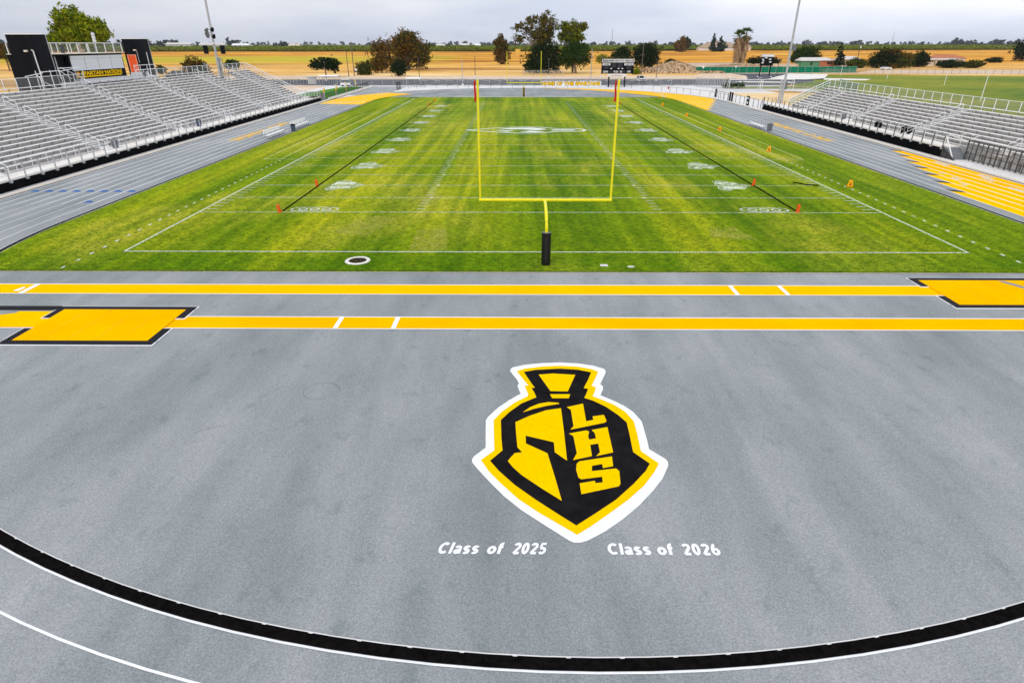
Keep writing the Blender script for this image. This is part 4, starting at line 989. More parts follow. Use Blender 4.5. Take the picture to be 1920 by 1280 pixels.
g = MB(); g.poly([(50.12,7.2),(50.5,7.15),(50.75,7.45),(50.6,7.68),(50.3,7.70),(50.1,7.5)], 0); 
g = place(g, lambda a,b,c: (X1+.094, a, b)); obj('emblem', g, MT['mk'], bn)
g = MB(); g.box((X1,49.4,6.25),(X1+.75,61.0,6.78)); obj('white_fascia', g, 'whit', t)
g = MB(); yy = [45.8+1.9*k for k in range(9)]; yy[-1] = 61.0
for y in yy: g.box((X1+.20,y-.05,9.8),(X1+.27,y+.05,10.98)); g.box((-62.4,y-.05,9.8),(-62.33,y+.05,10.98))
g.box((X1+.19,45.8,10.94),(X1+.28,61.05,11.02)); g.box((-62.4,45.8,10.94),(-62.33,61.05,11.02)); g.box((-62.4,60.95,10.94),(X1+.25,61.05,11.02))
rr_ = obj('roof_railing', g, 'rail', t)
g = MB(); g.add([(X1+.235,45.8,9.82),(X1+.235,61,9.82),(X1+.235,61,10.94),(X1+.235,45.8,10.94)], [(0,1,2,3)]); obj('mesh_infill', g, MT['chain'], rr_)
g = MB(); g.box((-60.2,51.9,9.8),(-59.9,52.2,10.5)); g.tube([(-60,52,10.4),(-60,52,10.9)], .06); g.box((-60.15,51.75,10.5),(-59.85,52.3,10.75)); obj('camera_tripod', g, 'blkp', t)
g = MB(); g.box((-60.4,55.8,9.8),(-59.9,56.3,10.25)); g.box((-60.4,55.8,10.25),(-60.3,56.3,10.7)); obj('roof_chair', g, 'roofb', t)
g = MB(); g.tube([(-59.5,57.9,9.8),(-59.5,57.9,12.1)], .035); mst = obj('antenna_mast', g, 'galv', t)
for k, zz in enumerate((11.25, 11.65, 12.05)): 
    g = MB(); g.tube([(-59.35,57.85,zz),(-59.15,57.85-.05,zz+.03)], .18, 10, .22); obj('dish', g, 'whit', mst)
g = MB(); g.tube([(X1-.1,47.2,9.5),(X1-.1,47.2,7.0)], .06, 6); obj('conduit', g, 'whit', t)
def tower(lb, y0, y1, zt, door):
    q = thing('stair_tower', lb, 'tower', (-59.8,(y0+y1)/2,0), 'black towers beside the press box')
    g = MB(); g.box((-62.3,y0,0),(-57.45,y1,zt)); n = int((y1-y0)/.45)
    for k in range(1, n): y = y0+(y1-y0)*k/n; g.box((-57.45,y-.012,.1),(-57.42,y+.012,zt-.1))
    obj('wall', g, 'blk_clad', q)
    g = MB(); g.box((-62.4,y0-.08,zt),(-57.36,y1+.08,zt+.10)); obj('roof', g, 'galv', q)
    g = MB(); g.box((-57.44,y1-.06,6.4),(-57.37,y1+.03,zt)); obj('corner_trim', g, 'galv', q)
    return q
def tower(lb, x0, x1, y0, y1, zt):
    q = thing('stair_tower', lb, 'tower', ((x0+x1)/2,(y0+y1)/2,0), 'black towers beside the press box')
    g = MB(); g.box((x0,y0,0),(x1,y1,zt)); n = int((x1-x0)/.42)
    for k in range(1, n): x = x0+(x1-x0)*k/n; g.box((x-.014,y0-.03,.1),(x+.014,y0,zt-.1))
    obj('wall', g, 'blk_clad', q)
    g = MB(); g.box((x0-.08,y0-.08,zt),(x1+.08,y1+.08,zt+.10)); obj('roof', g, 'rail', q)
    g = MB(); g.box((x1,y1-.08,6.4),(x1+.05,y1+.02,zt)); obj('corner_trim', g, 'galv', q)
    return q
q = tower('black clad stair wall at the left end of the press box, without a door', -61.5, -57.15, 45.0, 45.55, 11.86)
g = MB(); g.box((-59.75,44.8,10.02),(-59.35,45.0,10.22)); obj('wall_light', g, 'curbc', q)
g = MB(); g.tube([(-58.85,44.9,10.22),(-58.65,44.85,10.15),(-58.6,44.85,6.0)], .065, 6); obj('conduit', g, 'rail', q)
q = tower('black clad tower with the orange-red door at the right end of the press box', -60.25, -57.45, 65.8, 67.85, 11.52)
g = MB(); g.box((-59.85,65.70,7.0),(-58.62,65.78,9.36)); d = obj('door', g, 'ord', q)
g = MB(); g.box((-59.90,65.66,7.0),(-59.78,65.70,9.44)); g.box((-58.70,65.66,7.0),(-58.58,65.70,9.44)); g.box((-59.78,65.66,9.32),(-58.70,65.70,9.44)); obj('frame', g, mat('pale_orange_frame', (.90,.35,.22), None, 2), d)
g = MB(); g.box((-58.75,65.6,9.95),(-58.35,65.78,10.12)); obj('wall_light', g, 'curbc', q)
g = MB(); g.tube([(-58.3,65.7,9.9),(-58.28,65.7,8.3)], .045, 6); obj('conduit', g, 'galv', q)
g = MB(); g.tube([(-57.3,66.4,9.75),(-57.3,66.4,6.2)], .06, 6); obj('conduit', g, 'rail', q)
g = MB(); g.box((-60.2,61.3,6.0),(-57.4,65.8,6.62)); obj('landing', g, 'rail', q)
g = MB(); g.box((-57.46,61.3,6.62),(-57.40,65.8,7.15)); obj('kick_panel', g, 'rail', q)
g = MB(); g.box((-61.9,39.0,4.0),(-57.2,45.0,6.3)); obj('lower_landing', g, 'blk_clad', q) if False else None
# landings and switchback rails in front of the press box
g = MB(); g.box((-57.1,45.6,6.0),(-56.4,49.2,6.62)); obj('landing', g, 'alu', LEFT)
g = MB(); g.box((-57.3,60.9,6.0),(-56.4,66.5,6.60)); obj('landing', g, 'alu', LEFT)
g = MB(); P = lambda y, z, x=-56.5: (x, y, z)
for a, b in [((45.0,7.9),(49.4,8.25)),((45.0,8.25),(49.4,8.25)),((42.0,7.95),(45.2,8.0)),((39.4,7.6),(42.3,7.85)),((45.2,8.0),(47.0,7.0)),((45.6,8.3),(49.0,7.05)),((41.2,7.9),(41.9,6.9)),((41.9,7.0),(43.5,6.3))]:
    g.tube([P(*a), P(*b)], .045, 5)
for y in (45.2,46.6,48.0,49.4,41.2,42.0,43.6,60.9,62.4,64.2,66.4): g.tube([P(y,6.2),P(y,8.1)], .04, 5)
for zz in (8.1, 7.5): g.tube([P(60.9,zz),P(66.4,zz)], .04, 5)
g.tube([P(60.9,8.1),P(62.6,7.1)], .04, 5); g.tube([P(62.2,7.2,-56.3),P(63.2,6.6,-56.3)], .04, 5)
obj('landing_railing', g, 'rail', LEFT)
g = MB(); g.tube([(-56.3,62.6,6.95),(-55.95,62.6,6.95)], .32, 12); single('cable_reel', 'dark round reel standing below the orange-red door', 'reel', g, 'grey')

# ------------------------------------------------------------------ floodlight poles
def flood(x, y, lb, zb=0.0):
    t = thing('floodlight_pole', lb, 'light pole', (x,y,zb), 'tall floodlight poles behind the stands')
    g = MB(); g.tube([(x,y,zb),(x,y,9),(x,y,26)], .26, 12, .16); obj('pole', g, 'galv', t)
    return t
t = flood(-57.2, 89.2, 'tall grey floodlight pole rising through the left stand with speakers and lamps')
g = MB(); g.box((-57.4,89.5,0),(-56.85,90.0,8.6)); obj('cabinet', g, 'galv', t)
for z_, dx, s in ((13.2,-.55,1),(12.3,-.5,1),(13.3,.45,-1),(12.2,.5,-1),(12.7,-.6,1)):
    g = MB(); g.tube([(-57.2,89.0,z_),(-57.2+dx,88.8,z_)], .05, 5); g.m = 1; g.tube([(-57.2+dx,88.95,z_+.12),(-57.2+dx*1.1,88.45,z_-.25)], .20, 8, .34); obj('lamp', g, ('galv', 'blkp' if dx > 0 else 'grey'), t)
g = MB(); g.tube([(-58.9,88.9,11.0),(-55.6,88.9,10.9)], .07, 5); arm = obj('cross_arm', g, 'rail', t)
for xs in (-58.7, -55.6):
    g = MB(); g.box((xs-.30,88.5,9.2),(xs+.30,89.1,10.6)); sp_ = obj('speaker', g, 'blkp', t)
    g = MB(); g.tube([(xs,88.9,10.6),(xs,88.9,11)], .04, 4); g.tube([(xs-.38,88.8,9.1),(xs-.38,88.8,10.7)], .05, 5); obj('speaker_bracket', g, 'rail', sp_)
t = flood(51.6, 97.6, 'tall grey floodlight pole standing at the far end of the right stand')
g = MB(); g.tube([(51.0,97.6,0),(51.0,97.6,4.4)], .20, 10); obj('conduit', g, 'galv', t)
g = MB(); g.box((51.8,97.3,9.6),(52.5,97.9,10.5)); obj('speaker', g, 'grey', t)
g = MB(); g.box((51.75,97.3,2.6),(52.1,97.7,4.0)); obj('cabinet', g, 'grey', t)

# =================================================================== FENCES
def fence(name, lb, pts, h, sp_, pm, infill=None, rails=(1.0,), r=.035, group=None, base=0.0):
    t = thing(name, lb, 'fence', (pts[0][0], pts[0][1], base), group)
    n_tot = 0; rm = MB(); im = MB()
    for i in range(len(pts)-1):
        a, b = Vector((*pts[i],0)), Vector((*pts[i+1],0)); L = (b-a).length; n = max(1, int(round(L/sp_)))
        for k in range(n+(i == len(pts)-2)):
            q = a+(b-a)*k/n; g = MB(); g.tube([(q.x,q.y,base),(q.x,q.y,base+h)], r, 6)
            if n_tot < 100: obj('post', g, pm, t)
            n_tot += 1
        for f in rails: rm.tube([(a.x,a.y,base+h*f),(b.x,b.y,base+h*f)], r*.72, 5)
        im.add([(a.x,a.y,base+.04),(b.x,b.y,base+.04),(b.x,b.y,base+h*.98),(a.x,a.y,base+h*.98)], [(0,1,2,3)])
    obj('rail', rm, pm, t)
    if infill: obj('infill', im, infill, t)
    return t
FG = 'chain link fences around the track'
fence('chain_link_fence', 'pale chain link fence along the near edge of the asphalt behind the far goalpost', [(-52,152.2),(60,152.2)], 2.1, 3.0, 'galv', 'chain', (1.0,), .045, FG)
fence('track_fence', 'low fence with thin dark posts along the grey track behind the far goalpost', [(-33.2,141.5),(-27.0,146.2),(24,146.0)], 1.15, 3.05, MT['dkg'], None, (1.0,), .045, FG)
fence('track_fence', 'low fence curving along the pale path between scoreboard and right stand', [(24,146.0),(29.0,142.6),(33.6,136.5),(36.5,130),(39.5,122),(42.2,115),(42.9,104)], 1.15, 3.1, MT['dkg'], None, (1.0,), .045, FG)
fence('track_fence', 'dark fence beside the right straight between the yellow zone and the right stand', [(42.9,112),(43.2,87.2)], 1.45, 2.4, MT['dkpost'], None, (1.0,), .05, FG)
t = fence('black_mesh_fence', 'dark mesh fence between the small dark lawn and the left straight', [(-43.0,106),(-43.2,130),(-43.6,150.5)], 1.35, 2.5, MT['dkpost'], 'chain_b', (1.0,), .05, FG)
g = MB()
for k in range(15): g.box((-43.05,108+2.6*k,.0),(-42.6,110.2+2.6*k,.30))
obj('kerb_blocks', g, 'conc2', t)
fence('pale_panel_fence', 'pale panel fence with close bars left of the asphalt behind the lawn', [(-70,158),(-62,160),(-54,155.5)], 2.2, .95, 'galv', None, (1.0,.05), .05, FG)
fence('pale_panel_fence', 'pale panel fence with close bars beside the palms and asphalt on the right', [(48.5,151.5),(50.5,146),(53.5,141.5)], 2.3, .62, 'galv', 'chain', (1.0,.05), .05, FG)
fence('chain_link_fence', 'pale chain link fence behind the white soccer goals', [(53.5,143),(78,143),(80,136)], 1.7, 2.6, 'galv', 'chain', (1.0,), .04, FG)
fence('chain_link_fence', 'pale fence in front of the soccer goals along the sandy patch', [(46.5,128.5),(80,131.5)], 1.2, 3.2, 'galv', 'chain', (1.0,), .03, FG)
fence('chain_link_fence', 'green tinted mesh fence behind the far end of the right stand', [(66,112),(82,128),(88,150)], 2.0, 2.4, 'galv', 'chain_g', (1.0,.1), .05, FG)
fence('chain_link_fence', 'short chain link fence in front of the dark trees behind the far goalpost', [(0.2,213.5),(15.5,214)], 1.9, 3.9, 'galv', 'chain', (1.0,), .05, FG)
fence('chain_link_fence', 'long low fence running along the dirt road beyond the practice field', [(120,232),(150,229),(200,225),(330,212)], 1.8, 3.2, MT['dkg'], 'chain', (1.0,), .05, FG)
fence('chain_link_fence', 'dark low fence far behind the left stand below the black press box', [(-150,150),(-95,160),(-66,160)], 1.5, 3.2, MT['dkg'], 'chain', (1.0,), .05, FG)
t = fence('windscreen_fence', 'fence covered in bright green windscreen cloth beyond the right car park', [(70.5,235.5),(101.5,239.5),(138,240.5)], 2.35, 3.1, 'galv', 'gfence', (1.0,), .05)
# gates
g = MB()
for y in (0,): pass
t = thing('black_gate', 'open black gate leaf where the straight meets the pale path at the far left', 'gate', (-33.0,137,.03)); g = MB()
for k in range(9): g.tube([(-33.0+.02*k,136.4+.62*k,.03),(-33.0+.02*k,136.4+.62*k,1.75)], .03, 5)
g.tube([(-33,136.4,1.75),(-32.8,141.4,1.75)], .06, 5); g.tube([(-33,136.4,.1),(-32.8,141.4,.1)], .06, 5); g.tube([(-33,136.4,0),(-33,136.4,1.9)], .09, 6); obj('leaf', g, 'blkp', t)
t = thing('black_gate', 'black gate with white round sign in the dark fence beside the right straight', 'gate', (43.15,92.6,.03)); g = MB()
g.box((43.1,92.0,.05),(43.2,93.4,1.75)); obj('leaf', g, 'blkp', t)
for zz in (1.35, .55): g = MB(); g.box((43.04,92.35,zz-.2),(43.10,93.0,zz+.2)); obj('sign', g, 'whit', t)
for y, lb in ((103.4,'thick black gate post in the dark right fence, farthest'),(102.0,'thick black gate post in the dark right fence, second'),(113.5,'short thick black post at the bend end of the right fence')):
    g = MB(); g.box((42.9,y-.12,0),(43.2,y+.12,1.75)); single('gate_post', lb, 'post', g, 'blkp', 'thick black posts in the right fence')
# HOME OF THE banner hung on the track fence
t = thing('fence_banner', 'long white banner with yellow black-edged letters on the fence right of the far goalpost', 'banner', (13,145.75,.4))
g = MB(); g.box((4.9,145.74,.42),(21.2,145.80,1.72)); obj('cloth', g, 'whit', t)
for s, x_, w_ in (('HOME',5.05,3.5),('OF',9.05,1.55),('THE',11.15,2.6),('SPARTANS',14.2,6.75)):
    for nm_, mt, e, bo, yy_ in (('letter_edge','blkp',.07,.085,145.735),('letters','ban_y',0,.045,145.72)):
        g = place(text_mesh(s, w_+2*e, .92+2*e, bold=bo), lambda a,b,c: (x_+a-e, yy_, .62+b-e)); obj(nm_, g, mt, t)

MT['dgrey'] = mat('dim_digit_panel', (.035,.038,.045), None, 3)
# ------------------------------------------------------------------ scoreboard
def sboard(x0, x1, y, z0, z1, posts, lb, txt=True, ph=None):
    t = thing('scoreboard', lb, 'scoreboard', ((x0+x1)/2,y,0), 'scoreboards')
    g = MB(); g.box((x0,y,z0),(x1,y+.35,z1)); pn = obj('panel', g, 'blkp', t)
    for px in posts: g = MB(); g.box((px-.16,y+.36,0),(px+.16,y+.72,z1-.3)); obj('post', g, 'blkp', t)
    W_, H_ = x1-x0, z1-z0; yf = y-.03
    def plate(a0, b0, a1, b1, m_='whit'): g = MB(); g.box((x0+a0*W_,yf,z0+b0*H_),(x0+a1*W_,y,z0+b1*H_)); return obj('plate', g, m_, pn)
    def tx(s, a0, b0, w_, h_, m_='blkp', bo=.04): g = place(text_mesh(s, w_*W_, h_*H_, bold=bo), lambda a,b,c: (x0+a0*W_+a, yf-.02, z0+b0*H_+b)); obj('lettering', g, m_, pn)
    plate(.0,.76,1,.985,'conc')
    if txt:
        tx('BENNIE GATTO FIELD', .07, .80, .86, .14, 'grey', .06)
        plate(.02,.80,.06,.95,'ord'); plate(.94,.80,.98,.95,'ord')
        plate(.02,.56,.26,.70); plate(.70,.56,.98,.70); tx('HOME', .05,.585,.18,.09); tx('VISITOR', .72,.585,.24,.09)
        for a0, a1 in ((.31,.45),(.50,.64)): plate(a0,.42,a1,.74,'dgrey')
        for a0 in (.06,.77): plate(a0,.30,a0+.15,.50,'dgrey')
        for a0 in (.27,.50,.62): plate(a0,.32,a0+.05,.38)
        tx('DOWN',.05,.06,.15,.14,'whit'); tx('TO GO',.37,.06,.15,.14,'whit'); tx('ON',.57,.06,.07,.14,'whit'); tx('QTR',.80,.06,.11,.14,'whit')
        for a0 in (.25,.66): plate(a0,.04,a0+.09,.22,'dgrey')
    return t, pn
t, pn = sboard(21.4, 30.15, 147.9, 3.45, 7.15, (23.6, 28.0), 'black scoreboard with white header panel beyond the far right corner of the track')
g = MB(); g.box((23.1,147.75,2.72),(28.2,147.85,3.40)); s_ = obj('sponsor_sign', g, 'conc2', t)
g = place(text_mesh('LINDSAY', 3.2, .22, bold=.03), lambda a,b,c: (24.0+a,147.72,2.85+b)); obj('lettering', g, 'grey', s_)
t, pn = sboard(88.6, 93.4, 214.5, 3.4, 7.3, (89.2, 92.8), 'smaller dark scoreboard half hidden behind the right floodlight pole', False)
for a, b, w_ in ((88.9,6.6,2.2),(91.4,6.6,1.6),(89.0,5.4,.7),(90.0,5.9,.9),(89.0,4.2,.8),(91.6,5.4,.8),(91.8,4.5,.8),(89.3,4.8,.6)):
    g = MB(); g.box((a,214.4,b),(a+w_,214.5,b+.38)); obj('plate', g, 'whit', pn)

# ------------------------------------------------------------------ poles
def pole(name, lb, x, y, h, r, m_, cat='pole', base=True, group=None, extra=None):
    t = thing(name, lb, cat, (x,y,0), group)
    g = MB(); g.tube([(0,0,0),(0,0,h)], r, 7, r*.75); obj('shaft', g, m_, t, world=False)
    if base: g = MB(); g.tube([(0,0,0),(0,0,.75)], .32, 10); obj('footing', g, 'conc2', t, world=False)
    if extra: extra(t, h)
    return t
def lamp_head(t, h): g = MB(); g.box((-.30,-.15,h-.02),(.30,.15,h+.12)); obj('lamp_head', g, 'grey', t, world=False)
GP = 'dark parking lamp posts on concrete footings'
for x, y, h, lb in ((-64.1,180.7,5.4,'dark lamp post just right of the umbrella-shaped tree'),(-34.5,187,6.2,'dark lamp post in front of the big brown tree'),
    (-16.7,201,6.7,'dark lamp post beyond the far fence left of the left near upright'),
    (9.3,200.8,5.9,'dark lamp post in front of the dark eucalyptus foliage'),(28.5,204.4,6.5,'dark lamp post just left of the scoreboard'),
    (43.9,183.1,5.2,'short dark lamp post right of the white pickup truck'),(93,224.8,6.6,'dark lamp post in front of the palms and green windscreen'),
    (87.0,192.9,5.9,'dark lamp post behind the soccer goals in the car park'),(-90,165,6.8,'dark leaning lamp post seen past the far end of the left stand')):
    pole('lamp_post', lb, x, y, h, .11, MT['dkpost'], 'lamp post', True, GP, lamp_head)
for x, y, h, lb in ((-17.0,150.4,6.8,'grey steel net pole beside the top of the left goalpost upright'),(-15.5,151.4,1.0,'stub'),(20.8,168.2,9.4,'tall thin pale net pole between far goalpost and scoreboard'),
    (-4.15,157.6,1.2,'stub')):
    if lb != 'stub': pole('net_pole', lb, x, y, h, .12, 'galv', 'pole', True, 'grey net poles')
for x, y, h, lb in ((122,220,3.4,'pale post of the practice field fence nearest the conifer'),(124.6,192.5,3.0,'pale leaning practice field post in front of the far white car'),(121.7,157,3.9,'pale practice field post in the middle of the right field'),(95.1,102.7,6.1,'tallest pale practice field post rising behind the top row of the right stand')):
    pole('field_post', lb, x, y, h, .09, 'rail', 'post', False, 'pale posts on the practice field')
def xarm(w_, dz, trf=None, side=.5):
    def f(t, h):
        g = MB(); g.box((-w_/2,-.06,h-dz-.12),(w_/2,.06,h-dz)); obj('cross_arm', g, 'wood', t, world=False)
        for k in (-.45,-.2,.2,.45): g = MB(); g.tube([(w_*k,0,h-dz),(w_*k,0,h-dz+.2)], .04, 5); obj('insulator', g, 'grey', t, world=False)
        if trf: g = MB(); g.tube([(side,-.1,h-trf-1.1),(side,-.1,h-trf)], .32, 10); obj('transformer', g, 'whit', t, world=False)
    return f
pole('utility_pole', 'tall wooden utility pole left of the big brown tree', -62.8, 213.3, 11.6, .17, 'wood', 'utility pole', False, 'wooden utility poles', xarm(1.2,.3,.0,.0) if False else xarm(.9,.5))
pole('utility_pole', 'wooden utility pole with transformer in front of the dark tree right of the scoreboard', 45.9, 220.8, 10.6, .17, 'wood', 'utility pole', False, 'wooden utility poles', xarm(1.8,3.6,.0,-.1))
pole('utility_pole', 'far dark utility pole with transformer near the conifer on the right', 167.5, 300, 10.8, .18, MT['dkpost'], 'utility pole', False, 'wooden utility poles', xarm(1.6,.2,1.0,.3))
pole('utility_pole', 'dark short utility pole beside the tall one left of the bushes', -63.6, 208, 8.6, .15, 'wood', 'utility pole', False, 'wooden utility poles')
g = MB(); P0, P1 = Vector((45.9,220.8,6.9)), Vector((-62.8,213.3,7.0))
g.tube([P0.lerp(P1, q)-Vector((0,0,4*q*(1-q)*1.2)) for q in [i/16 for i in range(17)]], .02, 3)
single('power_line', 'thin dark power line between the two wooden poles behind the far goalpost', 'wire', g, 'dkpost')
# round white street signs and small things beyond the fence
for x, y, h, lb in ((-59.3,202,2.6,'round white sign on a thin post left of the dark utility pole'),(71.4,228,2.5,'round white sign at the left end of the green windscreen'),(85.2,231,2.6,'round white sign in front of the green windscreen, right one')):
    t = thing('round_sign', lb, 'sign', (x,y,0), 'round white signs'); g = MB(); g.tube([(x,y,0),(x,y,h)], .05, 5); obj('post', g, 'galv', t)
    g = MB(); g.tube([(x,y-.08,h),(x,y-.02,h)], .42, 14); obj('disc', g, 'whit', t)
g = MB(); g.tube([(38.2,139.2,0),(38.2,139.2,.5)], .14, 8); g.tube([(38.2,139.2,.5),(38.2,139.2,.7)], .2, 8, .06); g.tube([(37.95,139.2,.4),(38.45,139.2,.4)], .08, 6)
single('fire_hydrant', 'small red hydrant on the pale concrete right of the scoreboard', 'hydrant', g, 'red')
# yellow wrapped posts along the lawn
t0 = None
for i, (x, y) in enumerate([(-43.9,108.5),(-44.2,119.5),(-44.5,130.0),(-44.7,140.5)]):
    lb = ['yellow wrapped post nearest the left stand beside the lawn','second nearest yellow wrapped post beside the lawn','third yellow wrapped post beside the lawn','farthest yellow wrapped post beside the lawn'][i]
    if t0 is None:
        t0 = thing('wrapped_post', lb, 'post', (x,y,.03), 'yellow wrapped posts beside the lawn')
        g = MB(); g.tube([(0,0,0),(0,0,2.2)], .16, 7); obj('core', g, 'conc', t0, world=False)
        g = MB()
        for k in range(7):
            a = k*.9; g.tube([(.2*math.cos(a),.2*math.sin(a),.35+.26*k),(.2*math.cos(a+2),.2*math.sin(a+2),.65+.26*k)], .14, 5)
        obj('wrapping', g, MT['wrap'] if 'wrap' in MT else 'ban_y', t0, world=False)
    else: dup(t0, (x,y,.03), lb, rotz=i*1.3)
# soccer goals
def soccer(x0, y, w_, lb):
    t = thing('soccer_goal', lb, 'soccer goal', (x0,y,0), 'white soccer goals')
    r = .07
    g = MB(); g.tube([(x0,y,0),(x0,y,2.55)], r, 8); g.tube([(x0+w_,y,0),(x0+w_,y,2.55)], r, 8); obj('posts', g, 'whit', t)
    g = MB(); g.tube([(x0-.06,y,2.6),(x0+w_+.06,y,2.6)], r, 8); obj('crossbar', g, 'whit', t)
    g = MB()
    for xx in (x0, x0+w_): g.tube([(xx,y,2.55),(xx,y+.8,2.5),(xx,y+2.2,.05),(xx,y,.05)], .05, 6)
    g.tube([(x0,y+2.2,.05),(x0+w_,y+2.2,.05)], .05, 6); obj('net_frame', g, 'whit', t)
soccer(52.6, 134.6, 8.0, 'white soccer goal frame on the concrete, left one'); soccer(61.4, 135.6, 8.0, 'white soccer goal frame partly behind the right floodlight pole')

# ------------------------------------------------------------------ vehicles
def vehicle(name, lb, cat, x, y, rz, pickup=True):
    t = thing(name, lb, cat, (x,y,.02)); t.rotation_euler = (0,0,rz); g = MB()
    L_, W_ = (5.6, 2.0) if pickup else (4.6, 1.8); hw = W_/2
    # side profile (y, z), nose at -y
    pr = [(-L_/2,.35),(-L_/2,.95),(-L_/2+.15,1.08),(-L_/2+1.35,1.18),(-L_/2+1.42,1.18),(L_/2,1.18 if pickup else 1.05),(L_/2,.40)]
    g.prism(pr, 'x', -hw, hw); b = obj('body', g, 'carw', t, world=False)
    c0, c1, c2, c3 = -L_/2+1.35, -L_/2+2.05, (-L_/2+3.5 if pickup else L_/2-1.1), (-L_/2+3.8 if pickup else L_/2-.3)
    zt = 1.88 if pickup else 1.45
    vs = [(-hw+.06,c0,1.17),(hw-.06,c0,1.17),(hw-.22,c1,zt),(-hw+.22,c1,zt),(-hw+.06,c3,1.17),(hw-.06,c3,1.17),(hw-.22,c2,zt),(-hw+.22,c2,zt)]
    g = MB(); g.add(vs, [(0,1,2,3),(3,2,6,7),(7,6,5,4),(0,3,7,4),(1,5,6,2)]); obj('cabin', g, 'carw', t, world=False)
    def lerp(a, b, q): return tuple(a[i]+(b[i]-a[i])*q for i in range(3))
    def pane(A, B, C, D, nrm, nm_):
        c_ = [sum(p[i] for p in (A,B,C,D))/4 for i in range(3)]; P_ = [tuple(c_[i]+(p[i]-c_[i])*.84+nrm[i]*.02 for i in range(3)) for p in (A,B,C,D)]
        g = MB(); g.add(P_, [(0,1,2,3)]); obj(nm_, g, 'glass', t, world=False)
    pane(vs[0],vs[1],vs[2],vs[3],(0,-1,.6),'windshield'); pane(vs[5],vs[4],vs[7],vs[6],(0,1,.4),'rear_window')
    pane(vs[4],vs[0],vs[3],vs[7],(-1,0,.2),'side_window'); pane(vs[1],vs[5],vs[6],vs[2],(1,0,.2),'side_window')
    g = MB(); g.box((-.55,-L_/2-.02,.62),(.55,-L_/2+.01,.92)); obj('grille', g, 'blkp', t, world=False)
    g = MB(); g.box((-hw,-L_/2-.06,.36),(hw,-L_/2+.02,.56)); obj('bumper', g, 'grey', t, world=False)
    for s in (-1, 1):
        g = MB(); g.box((s*.62,-L_/2-.025,.74),(s*.95,-L_/2+.01,.96)); obj('headlight', g, 'glass', t, world=False)
        g = MB(); g.box((s*(hw),-L_/2+1.5,1.15),(s*(hw+.2),-L_/2+1.62,1.38)); obj('mirror', g, 'blkp', t, world=False)
        for yy_ in (-L_/2+.95, L_/2-1.05):
            g = MB(); g.tube([(s*(hw-.24),yy_,.36),(s*(hw+.01),yy_,.36)], .37, 14); wl = obj('wheel', g, 'tyre', t, world=False)
            g = MB(); g.tube([(s*(hw+.0),yy_,.36),(s*(hw+.025),yy_,.36)], .20, 10); obj('rim', g, 'galv', wl, world=False)
    return t
vehicle('pickup_truck', 'white pickup truck facing the camera on the asphalt beyond the scoreboard', 'pickup truck', 36.9, 173.0, R(6))
vehicle('parked_car', 'small white car parked by the bushes beyond the practice field', 'car', 165, 268, R(78), False)
# white stall lines on the asphalt
g = MB()
for k in range(22):
    x = -34+4.0*k
    if x > 1: strip(g, x+1.6, 160.2, x-.0+.4, 162.9 if False else 160.2, .01, .02)
    s = -1 if x < 2 else 1
    strip(g, x, 186, x-s*3.2, 180.0, .34, .019); strip(g, x+1, 157.6, x+1-s*1.8, 161.5, .26, .019); strip(g, x+1.5, 157.4, x+3.6, 157.4, .4, .019)
for k in range(6): strip(g, 62+5*k, 196, 66+5*k, 203, .35, .019); strip(g, 70+5*k, 205, 72+5*k, 211, .35, .019)
struct('parking_lines', g, 'white_line')

# ------------------------------------------------------------------ left edge low buildings and carts behind the lawn
def house(name, lb, x0, x1, y, d, h, rh, wm, rm, win=3, hip=.3):
    t = thing(name, lb, 'building', ((x0+x1)/2,y,0)); g = MB(); g.box((x0,y,0),(x1,y+d,h)); obj('wall', g, wm, t)
    w_ = x1-x0; hx = min(w_*.5-.1, w_*hip); e = .5
    g = MB(); A = [(x0-e,y-e,h),(x1+e,y-e,h),(x1+e,y+d+e,h),(x0-e,y+d+e,h),(x0+hx,y+d/2,h+rh),(x1-hx,y+d/2,h+rh)]
    g.add(A, [(3,2,1,0),(0,1,5,4),(1,2,5),(2,3,4,5),(3,0,4)]); rf = obj('roof', g, rm, t)
    for k in range(win):
        xx = x0+w_*(k+.7)/(win+.4); g = MB(); g.box((xx,y-.04,h*.35),(xx+w_*.07+.3,y+.0,h*.8)); obj('window', g, 'glass', t)
    return t, rf
t, rf = house('farmhouse', 'beige farmhouse with big hipped shingle roof and white fence far off behind the palms', 268, 326, 960, 22, 5.2, 7.6, 'wallb', 'roofb', 5, .22)
g = MB(); g.box((294,970,12.2),(297,972,14.6)); obj('chimney', g, 'roofb', rf)
g = MB()
for k in range(34): g.box((262+2.0*k,947.8,1.5),(262.3+2.0*k,948.1,4.6))
g.box((262,947.9,1.6),(330,948,4.4)); t = single('white_rail_fence', 'long white board fence in front of the distant beige farmhouse', 'fence', g, 'whit')
house('small_house', 'small beige hut with pale roof beside the distant farmhouse', 332, 343, 962, 8, 6.6, 3.4, 'wallb', 'roofb', 1)
house('shed', 'green shed with pale sloping roof behind the green windscreen', 141.5, 150.5, 303, 8, 3.0, 1.5, 'wallg', 'roofw', 1, .05)
house('small_house', 'low house with pale roof left of the conifer', 152.5, 165, 318, 9, 2.8, 1.4, 'roofr', 'roofw', 2, .2)
house('small_house', 'low beige house with pale roof right of the conifer', 170, 181, 322, 8, 3.2, 1.5, 'wallb', 'roofw', 2, .2)
house('small_house', 'cream house with flat pale roof among the dark bushes on the far right', 213.5, 232, 318, 9, 3.2, .5, 'wallb', 'roofw', 2, .1)
house('small_house', 'house with terracotta roof behind the cream flat roofed one on the far right', 226, 244, 334, 9, 3.6, 1.6, 'wallb', 'roofr', 2, .2)
